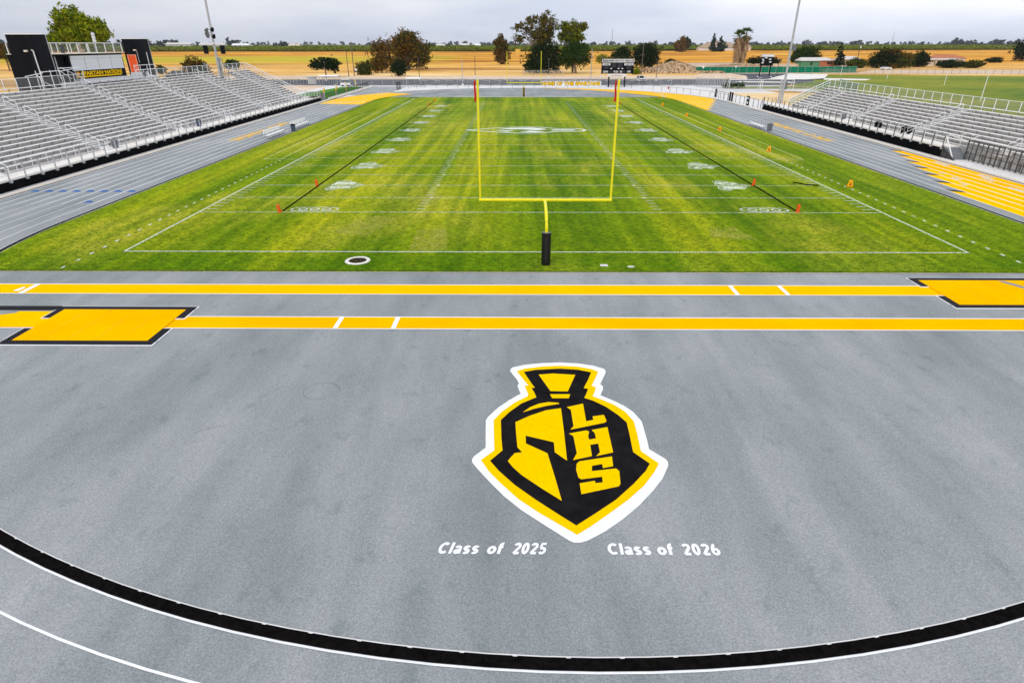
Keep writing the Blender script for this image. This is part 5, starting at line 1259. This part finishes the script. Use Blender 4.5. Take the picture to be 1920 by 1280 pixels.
house('small_house', 'dark little roof showing above the rail just right of the press box towers', -108, -102.8, 165, 5, 2.2, 1.4, 'dkpost', 'dkpost', 1, .2)
g = MB(); g.box((79,300,0),(113,300.4,2.1)); g.box((72,301,0),(79.4,303,2.0)); g.box((96,298,0),(104,298.4,1.9)); single('low_wall', 'long low white wall above the rubble mound left of the palms', 'wall', g, 'roofw')
g = MB(); g.box((119,306,0),(143,306.4,1.6)); single('low_wall', 'long low pale wall right of the palms behind the green windscreen', 'wall', g, 'wallb')
# open white canopies and carts by the lawn
for x, y, w_, d_, h, lb in ((-56,156.5,5.5,3.5,2.5,'white flat canopy behind the lawn, left one'),(-30.6,150.0,4.2,3.0,2.2,'white flat canopy near the black gate at the far left bend')):
    t = thing('canopy', lb, 'canopy', (x,y,0), 'white canopies behind the lawn'); g = MB(); g.prism([(y-d_/2,h),(y+d_/2,h),(y+d_/2-.3,h+.22),(y-d_/2+.3,h+.22)], 'x', x-w_/2, x+w_/2); obj('roof', g, 'whit', t)
    for sx_ in (-1,1):
        for sy_ in (-1,1): g = MB(); g.tube([(x+sx_*(w_/2-.2),y+sy_*(d_/2-.2),0),(x+sx_*(w_/2-.2),y+sy_*(d_/2-.2),h)], .06, 5); obj('post', g, 'galv', t)
t = thing('golf_cart', 'white golf cart parked behind the lawn at the far left', 'golf cart', (-50.5,152.5,0)); g = MB()
g.box((-51.8,151.9,.3),(-49.2,153.1,.9)); obj('body', g, 'carw', t); g = MB(); g.box((-51.6,151.9,1.75),(-49.4,153.1,1.85)); obj('roof', g, 'whit', t)
g = MB()
for a in (-51.5,-49.5):
    for b in (152,153): g.tube([(a,b,.9),(a,b,1.75)], .03, 4)
obj('roof_posts', g, 'galv', t)
for a in (-51.3,-49.7):
    for b in (151.95,153.0): g = MB(); g.tube([(a,b-.06,.24),(a,b+.06,.24)], .24, 10); obj('wheel', g, 'tyre', t)
g = MB(); g.box((-64.5,163,.0),(-62.3,164.5,1.9)); g.box((-64.6,162.9,1.9),(-62.2,164.6,2.1)); single('storage_container', 'pale storage box beyond the panel fence below the umbrella-shaped tree', 'container', g, 'roofw')
# rubble mound
def mound(name, lb, cx_, cy_, rx, ry, h, m_, seed=1):
    rnd = random.Random(seed); g = MB(); nx, ny = 60, 22; V_ = []
    for j in range(ny+1):
        for i in range(nx+1):
            u, v = i/nx*2-1, j/ny*2-1; e = max(0, 1-u*u)**.5*max(0, 1-v*v)**.7
            V_.append((cx_+u*rx, cy_+v*ry, h*e*(.75+.25*math.sin(5*u+2))+e*rnd.uniform(-.25,.35)-.02))
    g.add(V_, [(j*(nx+1)+i, j*(nx+1)+i+1, (j+1)*(nx+1)+i+1, (j+1)*(nx+1)+i) for j in range(ny) for i in range(nx)])
    return single(name, lb, 'mound', g, m_)
mound('rubble_mound', 'pale rubble mound left of the green windscreen', 66, 247, 17, 14, 4.2, 'rock'); mound('rubble_mound', 'low soil and rubble mound behind the green windscreen and below the palms', 104, 272, 30, 20, 2.6, 'rock', 3)
mound('rubble_mound', 'small pale boulder heap in front of the dark trees right of the scoreboard', 51.3, 236, 3.8, 3, 2.4, 'rock', 4)
g = MB(); g.tube([(-1.5,700,0),(-1.5,700,5.5)], 2.9, 14); single('hay_stack', 'yellow round hay stack at the orchard edge left of the eucalyptus', 'hay stack', g, mat('hay', (.80,.55,.12), (.7,.45,.08), .6))
def berm(name, cx_, cy_, rx, ry, h, m_):
    g = MB(); nx, ny = 40, 12; V_ = []
    for j in range(ny+1):
        for i in range(nx+1):
            u, v = i/nx*2-1, j/ny*2-1; e = min(1, (1-abs(u)**3)*1.3)*max(0, 1-v*v)**.5
            V_.append((cx_+u*rx, cy_+v*ry, h*max(0,e)*(.9+.1*math.sin(9*u))-.02))
    g.add(V_, [(j*(nx+1)+i, j*(nx+1)+i+1, (j+1)*(nx+1)+i+1, (j+1)*(nx+1)+i) for j in range(ny) for i in range(nx)]); struct(name, g, m_)
berm('low_hill', 300, 965, 80, 35, 1.9, 'gold')
# =================================================================== TREES
RNG = np.random.default_rng(11)
def leaves(blobs, n, size, flat=.55, shell=.45, droop=0.0, lump=9, flip=False):
    """clumped little leaf faces spread through ellipsoids (x, y, z, rx, ry, rz)"""
    vol = np.array([b[3]*b[4]*b[5] for b in blobs])**.8; vol = vol/vol.sum(); V = []
    for b, f in zip(blobs, vol):
        k = max(8, int(n*f)); nc = max(4, int(k/lump))
        d = RNG.normal(size=(nc,3)); d /= np.linalg.norm(d, axis=1)[:,None]
        rad = (RNG.random(nc)**shell)[:,None]*(1+.16*np.sin(d[:,0:1]*5+b[0])*np.cos(d[:,2:3]*6+b[2])) * (1+.12*RNG.normal(size=(nc,1)))
        c = d*rad
        cs = c[RNG.integers(0, nc, k)] + RNG.normal(size=(k,3))*.11
        P = cs*np.array([b[3],b[4],b[5]])+np.array([b[0],b[1],b[2]])
        u = RNG.normal(size=(k,3)); u /= np.linalg.norm(u, axis=1)[:,None]
        w_ = RNG.normal(size=(k,3)); w_[:,2] *= flat; v = np.cross(u, w_); v /= np.linalg.norm(v, axis=1)[:,None]+1e-9
        if droop: u[:,2] -= droop; u /= np.linalg.norm(u, axis=1)[:,None]
        s = size*(.55+.9*RNG.random((k,1)))
        V.append(np.stack([P-u*s-v*s*.5, P+u*s*.2-v*s*.6, P+u*s, P-u*s*.1+v*s*.6], 1))
    V = np.concatenate(V); V[:,:,2] = np.maximum(V[:,:,2], .05); return V
def leaf_obj(V, m_, parent, name='crown', **props):
    me = bpy.data.meshes.new(name); n = len(V); V = V.reshape(-1,3)
    me.vertices.add(len(V)); me.vertices.foreach_set('co', V.astype(np.float32).ravel())
    me.loops.add(n*4); me.loops.foreach_set('vertex_index', np.arange(n*4, dtype=np.int32))
    me.polygons.add(n); me.polygons.foreach_set('loop_start', np.arange(0, n*4, 4, dtype=np.int32)); me.polygons.foreach_set('loop_total', np.full(n, 4, dtype=np.int32))
    me.update(calc_edges=True); me.materials.append(LF[m_]); o = bpy.data.objects.new(name, me); COL.objects.link(o)
    if parent is not None: o.parent = parent
    for k, v in props.items(): o[k] = v
    return o
def tree(lb, x, y, blobs, m_, n=4000, size=.42, trunk=.35, cat='tree', name='broadleaf_tree', bark='bark', droop=0, shell=.45, group=None, extra=None, lump=9):
    t = thing(name, lb, cat, (x,y,0), group)
    B = [(bx,0,bz,rx,(rx+rz)/2*.9,rz) for bx,bz,rx,rz in blobs]
    top = max(b[2]+b[5]*.5 for b in B); g = MB(); bx0 = sum(b[0] for b in B)/len(B)
    if trunk:
        low = min(b[2]-b[5] for b in B); fz = max(low+1.2, top*.25)
        g.tube([(bx0*.6,0,0),(bx0*.8+.1,0,fz*.5),(bx0,0,fz)], trunk, 8, trunk*.8)
        for b in B:
            g.tube([(bx0,0,fz*.9),((bx0+b[0])/2+.2,b[1]*.4,(fz+b[2])/2),(b[0],b[1],b[2]+b[5]*.3)], trunk*.6, 6, trunk*.12)
            for q in range(3):
                a = RNG.random()*6.28; g.tube([(b[0],b[1],b[2]),(b[0]+b[3]*.7*math.cos(a),b[4]*.7*math.sin(a),b[2]+b[5]*(.2+.5*RNG.random()))], trunk*.22, 5, .03)
        obj('trunk', g, bark, t, world=False)
    leaf_obj(leaves(B, n, size, droop=droop, shell=shell, lump=lump), m_, t)
    for (bl, m2, n2, s2) in (extra or []):
        leaf_obj(leaves([(a,-.6,c,d,(d+e)/2*.9,e) for a,c,d,e in bl], n2, s2, shell=shell, lump=lump), m2, t)
    return t
T = {
'behind_press':(-109.2,130.0,[(-0.4, 15.3, 3.8, 3.5), (5.1, 13.6, 3.6, 2.9), (-2.7, 12.6, 2.6, 2.6), (2.5, 13.6, 4.2, 3.6)]),
'press_low_l':(-112.5,125.0,[(0.8, 11.4, 1.8, 1.4)]),
'far_left_bush':(-228.2,260.0,[(-0.2, 7.6, 5.1, 2.9)]),
'far_left_bush2':(-187.7,210.0,[(0.5, 6.6, 2.2, 3.1)]),
'umbrella':(-71.3,205.3,[(-2.6, 3.7, 3.3, 1.6), (-0.0, 4.8, 3.4, 1.8), (2.7, 4.4, 3.1, 2.1), (-3.2, 4.6, 1.7, 1.6), (3.7, 3.3, 1.9, 1.8)]),
'bush_a':(-61.1,221.9,[(-1.0, 2.2, 2.7, 2.2), (1.3, 2.5, 2.5, 2.7)]),
'sparse_l':(-59.0,241.1,[(-0.7, 9.0, 3.7, 3.9), (2.5, 9.9, 4.2, 4.1), (-0.0, 4.2, 4.4, 4.2), (4.1, 5.2, 3.6, 5.2)]),
'big_brown':(-52.1,275.6,[(-3.3, 10.3, 5.8, 5.5), (0.1, 11.0, 6.1, 5.2), (-2.9, 4.0, 6.2, 4.0), (4.8, 6.4, 5.1, 6.1), (-0.9, 14.5, 2.0, 2.0)]),
'round_dark':(-46.1,213.2,[(0.2, 2.8, 3.0, 2.8)]),
'slim':(-11.2,356.2,[(-0.1, 11.1, 3.9, 3.7), (0.0, 5.1, 4.7, 5.1), (-0.7, 13.7, 2.3, 2.2)]),
'euc_main':(7.5,240.3,[(-4.0, 18.7, 2.8, 2.6), (1.6, 18.6, 4.5, 3.4), (0.9, 14.1, 4.8, 4.8), (0.5, 10.3, 5.0, 4.9), (1.0, 5.0, 7.7, 5.2), (-9.0, 12.6, 2.9, 2.1), (-8.7, 16.9, 2.4, 2.1), (-4.5, 15.6, 1.6, 2.4)]),
'euc_right':(22.8,235.1,[(-6.5, 16.9, 2.9, 2.2), (-2.0, 15.5, 3.6, 3.3), (-3.9, 11.7, 4.9, 3.3), (-1.6, 5.9, 5.8, 5.3), (-5.0, 5.2, 4.1, 3.2), (0.9, 6.0, 3.5, 4.4)]),
'yg_bush':(50.4,376.5,[(-0.2, 2.7, 4.3, 2.7)]),
'dark_a':(47.5,280.7,[(0.2, 5.1, 4.4, 4.0), (-1.9, 3.8, 4.1, 3.8), (0.6, 7.8, 2.5, 2.1)]),
'dark_b':(62.2,294.5,[(-3.0, 5.2, 5.6, 5.2), (0.3, 6.6, 5.6, 4.2), (1.2, 3.9, 5.0, 3.9)]),
'yg_small':(44.9,225.4,[(-0.1, 1.0, 1.9, 1.2)]),
'scrub':(70.6,280.4,[(-0.5, 1.9, 3.5, 2.2)]),
'brown_round':(232.1,921.7,[(-3.3, 8.5, 9.0, 7.8), (2.1, 10.8, 7.2, 8.8)]),
'conif_a':(183.2,600.0,[(-1.1, 12.2, 3.2, 6.3)]),
'conif_b':(190.2,600.0,[(-1.3, 11.0, 3.5, 5.6)]),
'bush_house':(197.2,600.0,[(-1.3, 9.5, 4.7, 4.0)]),
'bush_palm':(126.9,325.2,[(-1.0, 2.2, 4.6, 2.2)]),
'bush_palm2':(137.9,334.0,[(-0.8, 2.0, 5.4, 2.0)]),
'big_green_r':(160.2,342.9,[(-4.4, 4.1, 4.8, 4.1), (1.2, 5.0, 6.1, 4.5)]),
'conifer_r':(166.6,316.0,[(-1.4, 5.9, 3.9, 5.9)]),
'cl_a':(167.6,292.8,[(-3.5, 2.0, 4.8, 2.3)]),
'cl_b':(177.1,292.6,[(-3.3, 2.7, 5.2, 3.0), (0.9, 5.2, 6.7, 3.3)]),
'cl_c':(186.1,292.5,[(-1.9, 3.1, 6.7, 3.5)]),
'cl_d':(203.7,307.3,[(-0.7, 3.3, 4.6, 3.6)]),
'cl_e':(210.5,292.1,[(-0.9, 1.7, 6.8, 1.9)]),
'cl_f':(221.3,291.9,[(-0.8, 1.7, 5.2, 1.7)]),
'bush_far':(294.5,382.5,[(-0.5, 1.5, 5.3, 1.5)]),
'far_right':(339.0,419.9,[(-0.3, 6.9, 6.6, 6.9)]),
'stand_bush':(-101.1,170.0,[(-0.2, 4.8, 3.5, 2.5), (1.2, 3.9, 3.6, 1.8)]),
'stand_bush2':(-90.1,175.0,[(-1.5, 5.0, 2.5, 1.3)]),
'cone_small':(-105.5,160.0,[(-1.0, 4.1, 1.7, 1.0)]),
}
def tt(key, lb, m_, **k): x, y, b = T[key]; return tree(lb, x, y, b, m_, **k)
G1, G2 = 'trees beyond the far fence', 'bushes beyond the far fence'
x, y, b = T['behind_press']; tt('behind_press', 'large round yellow-green tree rising behind the press box roof', 'yg', n=9000, size=.34, trunk=.4, droop=.5, shell=.38, lump=6)
tt('press_low_l', 'small green tree top between the left tower and the large yellow-green tree', 'yg', n=1600, size=.28, trunk=.2)
tree('small yellow-green shrub top between the press box railing and the right tower', -104.5, 130, [(-1.0,9.0,1.8,1.6)], 'yg', n=900, size=.26, trunk=.15)
tt('far_left_bush', 'brownish tree at the far left edge beyond the golden field', 'br2', n=1800, size=.45); tt('far_left_bush2', 'dark shrub at the far left edge beside the black tower', 'ol', n=1200, size=.35)
tt('umbrella', 'dark umbrella-shaped tree with pale trunk beyond the left bend', 'dk', n=4200, size=.30, trunk=.28, bark='barkp', shell=.6, group=G1)
tt('bush_a', 'green bush right of the utility pole at the foot of the big brown tree', 'ol', n=2600, size=.30, trunk=.12, group=G2, name='bush', cat='bush')
tt('sparse_l', 'sparse brown tree with thin crown left of the big brown one', 'br2', n=3000, size=.34, trunk=.35, shell=.6, group=G1, extra=[([(-.3,3.5,4.6,3.4)],'br',1300,.34)])
tt('big_brown', 'big rounded brown and olive tree left of centre', 'br', n=8500, size=.40, trunk=.6, droop=.6, shell=.4, group=G1, extra=[([(0,13,4.5,3.2),(5.8,7,4.4,5)],'ol',2800,.40)])
tt('round_dark', 'small round dark green bush in front of the big brown tree', 'dk', n=3200, size=.24, trunk=.15, group=G2, name='bush', cat='bush')
tt('slim', 'slim upright olive-brown tree standing alone in the golden field', 'br2', n=4200, size=.42, trunk=.4, droop=.3, group=G1, extra=[([(0,10,4,4)],'ol',1400,.42)])
tree('tall eucalyptus with open clumpy crown and a limb hanging to its left', 7.5, 240.3, [(-4.2,18.6,3.0,2.6),(1.8,18.8,4.6,3.3),(.9,15.2,5.0,3.0),(.0,11.8,4.6,3.2),(2.8,12.4,3.4,3.0),(-9.0,12.6,3.1,1.9),(-8.9,16.7,2.4,2.1),(-5.6,15.6,1.8,2.0),(4.6,16.2,2.2,2.2),(-3.2,14.6,2.6,2.0)], 'eu',
     n=9500, size=.31, trunk=.5, bark='barkp', droop=.8, shell=.5, name='eucalyptus', group=G1, lump=14)
tree('broad very dark evergreen mass below the tall eucalyptus', 8.4, 236.5, [(0,4.9,7.4,4.9),(-3,4.0,5.0,4.0),(4.5,5.5,4.2,5.0),(.5,8.5,4.6,2.6)], 'dk', n=7500, size=.34, trunk=.5, group=G1)
tree('second tall eucalyptus with yellow-green top right of the first', 22.8, 238.1, [(-6.4,17.0,2.9,2.0),(-1.9,16.2,3.9,2.9),(-3.9,12.9,4.8,2.4),(-1.0,13.2,4.0,2.6),(1.4,16.9,2.5,1.7),(-6.4,14.2,2.3,2.0)], 'eg', n=7500, size=.31, trunk=.45, bark='barkp', droop=.7, shell=.5, name='eucalyptus', group=G1, lump=14)
tree('rounded dark green tree with short trunk below the second eucalyptus', 22.8, 234.0, [(-1.6,6.6,5.6,4.7),(-5.0,5.8,3.6,3.2),(1.5,6.4,3.5,3.8),(-1,9.5,4.0,2.2)], 'gr', n=6800, size=.34, trunk=.5, group=G1)
tt('yg_bush', 'loose yellow-green shrub left of the scoreboard', 'yg', n=1600, size=.34, trunk=.1, shell=.8, group=G2, name='bush', cat='bush')
tt('dark_a', 'dark spreading tree directly behind the scoreboard', 'dk', n=5200, size=.36, trunk=.4, group=G1, extra=[([(-2.2,3.4,4.4,3.0)],'ol',1600,.34)])
tt('dark_b', 'very dark dense tree right of the scoreboard behind the utility pole', 'dk', n=9000, size=.38, trunk=.5, group=G1)
tt('yg_small', 'small yellow-green shrub under the dark tree right of the scoreboard', 'yg', n=1200, size=.22, trunk=.08, group=G2, name='bush', cat='bush')
tt('scrub', 'spiky dark scrub on the slope left of the rubble mound', 'dk', n=2000, size=.32, trunk=.1, shell=.7, group=G2, name='bush', cat='bush')
tt('brown_round', 'distant round reddish-brown tree left of the farmhouse', 'br', n=3600, size=1.1, trunk=.9, group=G1, extra=[([(5.5,11,5,7)],'dk',1500,1.0)])
tree('bright green shrub between conifer and palms by the distant farmhouse', 300.5, 955, [(0,7,6,6)], 'gr', n=900, size=.6, trunk=.3, group=G2, name='bush', cat='bush')
tree('brown leafless-looking shrub just left of the palms by the distant farmhouse', 319, 950, [(0,7,7,7)], 'br', n=1200, size=.6, trunk=.3, group=G2, name='bush', cat='bush')
tt('bush_palm', 'dark low bush directly right of the palms', 'dk', n=2200, size=.34, trunk=.1, group=G2, name='bush', cat='bush'); tt('bush_palm2', 'dark low bush left of the right floodlight pole', 'dk', n=2400, size=.36, trunk=.1, group=G2, name='bush', cat='bush')
tt('big_green_r', 'broad green tree right of the right floodlight pole behind the green shed', 'gr', n=5600, size=.40, trunk=.4, group=G1)
tt('cl_a', 'dark low bush just right of the conifer', 'ol', n=2800, size=.32, trunk=.1, group=G2, name='bush', cat='bush'); tt('cl_b', 'tall dark tree mass with brown top left of the small white car', 'dk', n=5200, size=.38, trunk=.3, group=G1, extra=[([(1.5,6.6,4.6,1.8)],'br2',1500,.36)])
tt('cl_c', 'dark bush mass with brown twigs directly behind the small white car', 'ol', n=4400, size=.36, trunk=.3, group=G1, extra=[([(-1,5,4.6,2)],'br',1100,.36)])
tt('cl_d', 'dark pointed tree left of the cream flat roofed house', 'dk', n=3400, size=.36, trunk=.3, group=G1); tt('cl_e', 'long dark hedge in front of the cream flat roofed house', 'dk', n=3200, size=.32, trunk=.1, group=G2, name='bush', cat='bush')
tt('cl_f', 'dark hedge right of the cream flat roofed house', 'ol', n=2600, size=.32, trunk=.1, group=G2, name='bush', cat='bush'); tt('bush_far', 'isolated low dark bush near the right edge of the golden field', 'dk', n=1600, size=.34, trunk=.1, group=G2, name='bush', cat='bush')
tt('far_right', 'dark tree cut by the right edge of the picture', 'dk', n=4200, size=.45, trunk=.4, group=G1)
tt('stand_bush', 'dark brownish bush behind the top row of the left stand left of the floodlight pole', 'br2', n=3000, size=.26, trunk=.1, group=G2, name='bush', cat='bush', extra=[([(1.4,3.6,3.4,1.7)],'gr',1500,.24)])
tt('stand_bush2', 'green leafy bush behind the top row of the left stand right of the floodlight pole', 'gr', n=2200, size=.24, trunk=.1, group=G2, name='bush', cat='bush')
tt('cone_small', 'small green bush behind the rail right of the press box towers', 'gr', n=1200, size=.22, trunk=.08, group=G2, name='bush', cat='bush')
tree('small bushy green hedge beside the pale panel fence near the soccer goals', 57, 142.5, [(-2,.7,2.2,.8),(.8,.8,2,.9)], 'gr', n=900, size=.16, trunk=0, group=G2, name='bush', cat='bush')
tree('red flowering bush beside the small white car', 178, 285, [(0,1.0,2.0,1.0)], 'br', n=500, size=.22, trunk=.05, group=G2, name='bush', cat='bush')
# conifers: tiered drooping branches round a straight trunk
def conifer(lb, x, y, h, r, z0=0, n=2600, size=.35, lean=0):
    t = thing('conifer', lb, 'conifer', (x,y,z0), 'dark conifers'); g = MB(); g.tube([(0,0,0),(lean*h,0,h)], .025*h, 7, .02); obj('trunk', g, 'bark', t, world=False)
    B = []
    tiers = 9
    for i in range(tiers):
        q = i/tiers; rr = r*(1-q)**.85*(.85+.3*RNG.random()); zc = h*(.10+.86*q)
        for k in range(5): a = RNG.random()*6.28; B.append((lean*zc+rr*.5*math.cos(a), rr*.5*math.sin(a), zc, rr*.55, rr*.55, h*.055))
    leaf_obj(leaves(B, n, size, droop=.6), 'cf', t); return t
conifer('tall pointed conifer beyond the green shed on the right', 166.6, 318, 12.3, 4.3, lean=.06)
conifer('distant conifer standing in front of the farmhouse roof, left of a second', 278.6, 935, 26.0, 6.4, n=2400, size=.95); conifer('distant conifer right of the farmhouse roof, slightly shorter than its neighbour', 289.4, 936, 22.5, 7.2, n=2600, size=.95)
# fan palms with skirts of dead fronds
def palm(lb, x, y, h, skirt, lean=0):
    t = thing('fan_palm', lb, 'palm', (x,y,0), 'palms with dead frond skirts'); g = MB(); g.tube([(0,0,0),(lean*.4,0,h*.5),(lean,0,h)], .42, 9, .30); obj('trunk', g, 'barkp', t, world=False)
    n = 5200; z = skirt+(h-.6-skirt)*RNG.random(n)**.8; q = (z-skirt)/(h-skirt); a = RNG.random(n)*6.28; rad = (1.5+.55*q**.8)*(.35+.65*RNG.random(n)); rad *= 1+.3*np.sin(a*5+z)
    P = np.stack([lean*z/h+rad*np.cos(a), rad*np.sin(a), z], 1); dn = np.stack([np.cos(a)*.25, np.sin(a)*.25, -np.ones(n)], 1); sd = np.stack([-np.sin(a), np.cos(a), np.zeros(n)], 1)
    L_ = (.5+.8*RNG.random((n,1))); w_ = .05+.05*RNG.random((n,1)); V = np.stack([P-sd*w_, P+sd*w_, P+sd*w_*.4+dn*L_, P-sd*w_*.4+dn*L_], 1); V[:,:,2] = np.maximum(V[:,:,2], .05)
    leaf_obj(V, 'sk', t, 'dead_frond_skirt')
    Q = []
    for i in range(44):
        a = RNG.random()*6.28; el = -.75+2.1*RNG.random(); L0 = 3.4+1.1*RNG.random(); d = np.array([math.cos(a)*math.cos(el), math.sin(a)*math.cos(el), math.sin(el)])
        o_ = np.array([lean, 0, h-.3]); c_ = o_+d*L0*.55; up = np.array([0,0,1.]); s_ = np.cross(d, up); s_ /= np.linalg.norm(s_)+1e-6; u_ = np.cross(s_, d)
        Q.append([o_-s_*.05, o_+s_*.05, c_+s_*.05, c_-s_*.05])
        for k in range(13):
            th = (k-6)/6*.75; dd = d*math.cos(th)+s_*math.sin(th); e = c_+dd*L0*.5-up*.12*abs(th)*L0; w_ = .17; pw = np.cross(dd, u_)*w_
            Q.append([c_-pw*.3, c_+pw*.3, (c_+e)/2+pw, e]); 
    leaf_obj(np.array(Q), 'pm', t, 'crown'); return t
palm('left of two fan palms with long brown frond skirt behind the green windscreen', 110.5, 309, 14.0, .8, -.2); palm('right and taller of two fan palms with brown frond skirt behind the green windscreen', 113.6, 310.5, 15.0, 1.0, .5)

# =================================================================== ORCHARD AND HORIZON
def orchard():
    V = []
    for row in range(26):
        yy = 965+row*(9+row*1.3); sp_ = 8.5 if row < 8 else 12; half = 640+yy*.75
        xs = np.arange(-half, half, sp_); k = 26 if row < 3 else (12 if row < 9 else 6)
        for x in xs:
            if row < 6 and 235 < x < 380: continue
            e = yy+.00*x+ (x*.22 if x > 0 else -x*.02)*1.0
            hgt = 5.6+RNG.random()*1.5; c = np.array([x+RNG.normal()*.8, e+RNG.normal()*1.0, hgt*.55])
            d = RNG.normal(size=(k,3)); d /= np.linalg.norm(d, axis=1)[:,None]; d[:,2] = np.where(d[:,2] < -.6, -d[:,2], d[:,2])
            P = c+d*np.array([4.0,3.6,hgt*.42])*(.75+.3*RNG.random((k,1))); sz = (1.5 if row < 3 else 2.2 if row < 9 else 3.2)
            u = RNG.normal(size=(k,3)); u /= np.linalg.norm(u, axis=1)[:,None]; v = np.cross(u, d); v /= np.linalg.norm(v, axis=1)[:,None]+1e-9; s = sz*(.6+.5*RNG.random((k,1)))
            V.append(np.stack([P-u*s, P-v*s*.7, P+u*s, P+v*s*.7], 1))
    V = np.concatenate(V); V[:,:,2] = np.maximum(V[:,:,2], .1); o = leaf_obj(V, 'or_', None, 'orchard', kind='stuff', label='wide green orchard of low round trees across the plain', category='orchard')
    # solid canopy floor further back so that the plain stays green to the horizon
    g = MB(); nx, ny = 160, 60; A = []
    for j in range(ny+1):
        y = 1020+ (j/ny)**2*5400
        for i in range(nx+1):
            x = (-1+2*i/nx)*(y*1.05+300); A.append((x, y+(x*.22 if x > 0 else -x*.02), 3.2+random.uniform(-.6,1.1)*(1 if j else 0)))
    g.add(A, [(j*(nx+1)+i, j*(nx+1)+i+1, (j+1)*(nx+1)+i+1, (j+1)*(nx+1)+i) for j in range(ny) for i in range(nx)])
    c = obj('orchard_canopy', g, LF['or_'], kind='stuff'); c['label'] = 'green orchard canopy stretching back to the horizon'; c['category'] = 'orchard'
orchard()
def belt(name, lb, xa, xb, y, n, hmin, hmax, k=120, size=2.4, m_='hz', seed=0):
    rs = np.random.default_rng(seed); B = []
    for i in range(n):
        x = xa+(xb-xa)*rs.random(); h = hmin+(hmax-hmin)*rs.random()**2; w_ = h*(.35+.7*rs.random()); B.append((x, y+rs.normal()*30, h*.52, w_, w_, h*.5))
    V = leaves(B, n*k, size, lump=12); o = leaf_obj(V, m_, None, name, kind='stuff'); o['label'] = lb; o['category'] = 'distant trees'; return o
belt('distant_tree_belt', 'bluish line of far trees on the left horizon', -1500, -560, 1650, 90, 8, 23, seed=1)
belt('distant_tree_belt', 'thin line of far trees on the middle horizon', -700, 1400, 3000, 130, 7, 19, k=60, size=4, seed=2)
belt('distant_tree_belt', 'darker clump of tall trees on the right horizon', 1500, 2500, 2300, 80, 12, 30, k=90, size=4, seed=3)
belt('distant_tree_belt', 'small tree groups on the right middle horizon', 900, 1900, 2700, 40, 8, 20, k=70, size=4, seed=5)
belt('distant_tree_belt', 'small tree groups on the horizon near the big brown tree', -420, 0, 1900, 22, 6, 14, k=80, size=3, seed=7)
belt('distant_tree_belt', 'very far tree line closing the horizon', -5200, 5200, 5200, 300, 10, 28, k=26, size=9, seed=9)
for (x0, x1, y, h, m_, lb) in [(-760,-700,1560,9,'roofw','long white farm shed on the left horizon'),(-690,-650,1580,8,'whit','white farm building on the left horizon beside the long shed'),
        (-560,-535,1600,7,'wallb','tan farm building on the left horizon'),(-860,-800,1600,10,'roofw','pale farm roof on the far left horizon'),(-150,-128,1700,8,'roofw','white farm building on the horizon left of the slim tree'),(-115,-100,1720,7,'whit','small white farm building on the horizon right of the other'),
        (-210,-190,1690,7,'roofw','pale barn on the horizon right of the big brown tree')]:
    t = thing('farm_building', lb, 'building', ((x0+x1)/2,y,0), 'farm buildings on the horizon'); g = MB(); g.box((x0,y,0),(x1,y+20,h)); obj('wall', g, m_, t)
    g = MB(); g.prism([(y-1,h),(y+21,h),(y+10,h+4)], 'x', x0-1, x1+1); obj('roof', g, m_, t)
for x, y, h, lb in ((365,2600,62,'thin radio mast on the horizon left of the dark tree'),(1480,2650,50,'thin mast on the right horizon')):
    g = MB(); g.tube([(x,y,0),(x,y,h)], 1.0, 4, .5); single('radio_mast', lb, 'mast', g, 'grey')
# hazy air over the plain
M = bpy.data.materials.new('haze_air'); M.use_nodes = True; t_ = M.node_tree; t_.nodes.clear(); o_ = N(t_, 'ShaderNodeOutputMaterial'); pv = N(t_, 'ShaderNodeVolumePrincipled')
pv.inputs['Color'].default_value = (.93,.955,1,1); pv.inputs['Density'].default_value = HAZE; pv.inputs['Anisotropy'].default_value = .3
t_.links.new(pv.outputs[0], o_.inputs['Volume'])
if HAZE > 0:
    g = MB(); g.box((-7000,-500,-1),(7000,7900,70)); hz = obj('haze', g, M); hz['kind'] = 'stuff'
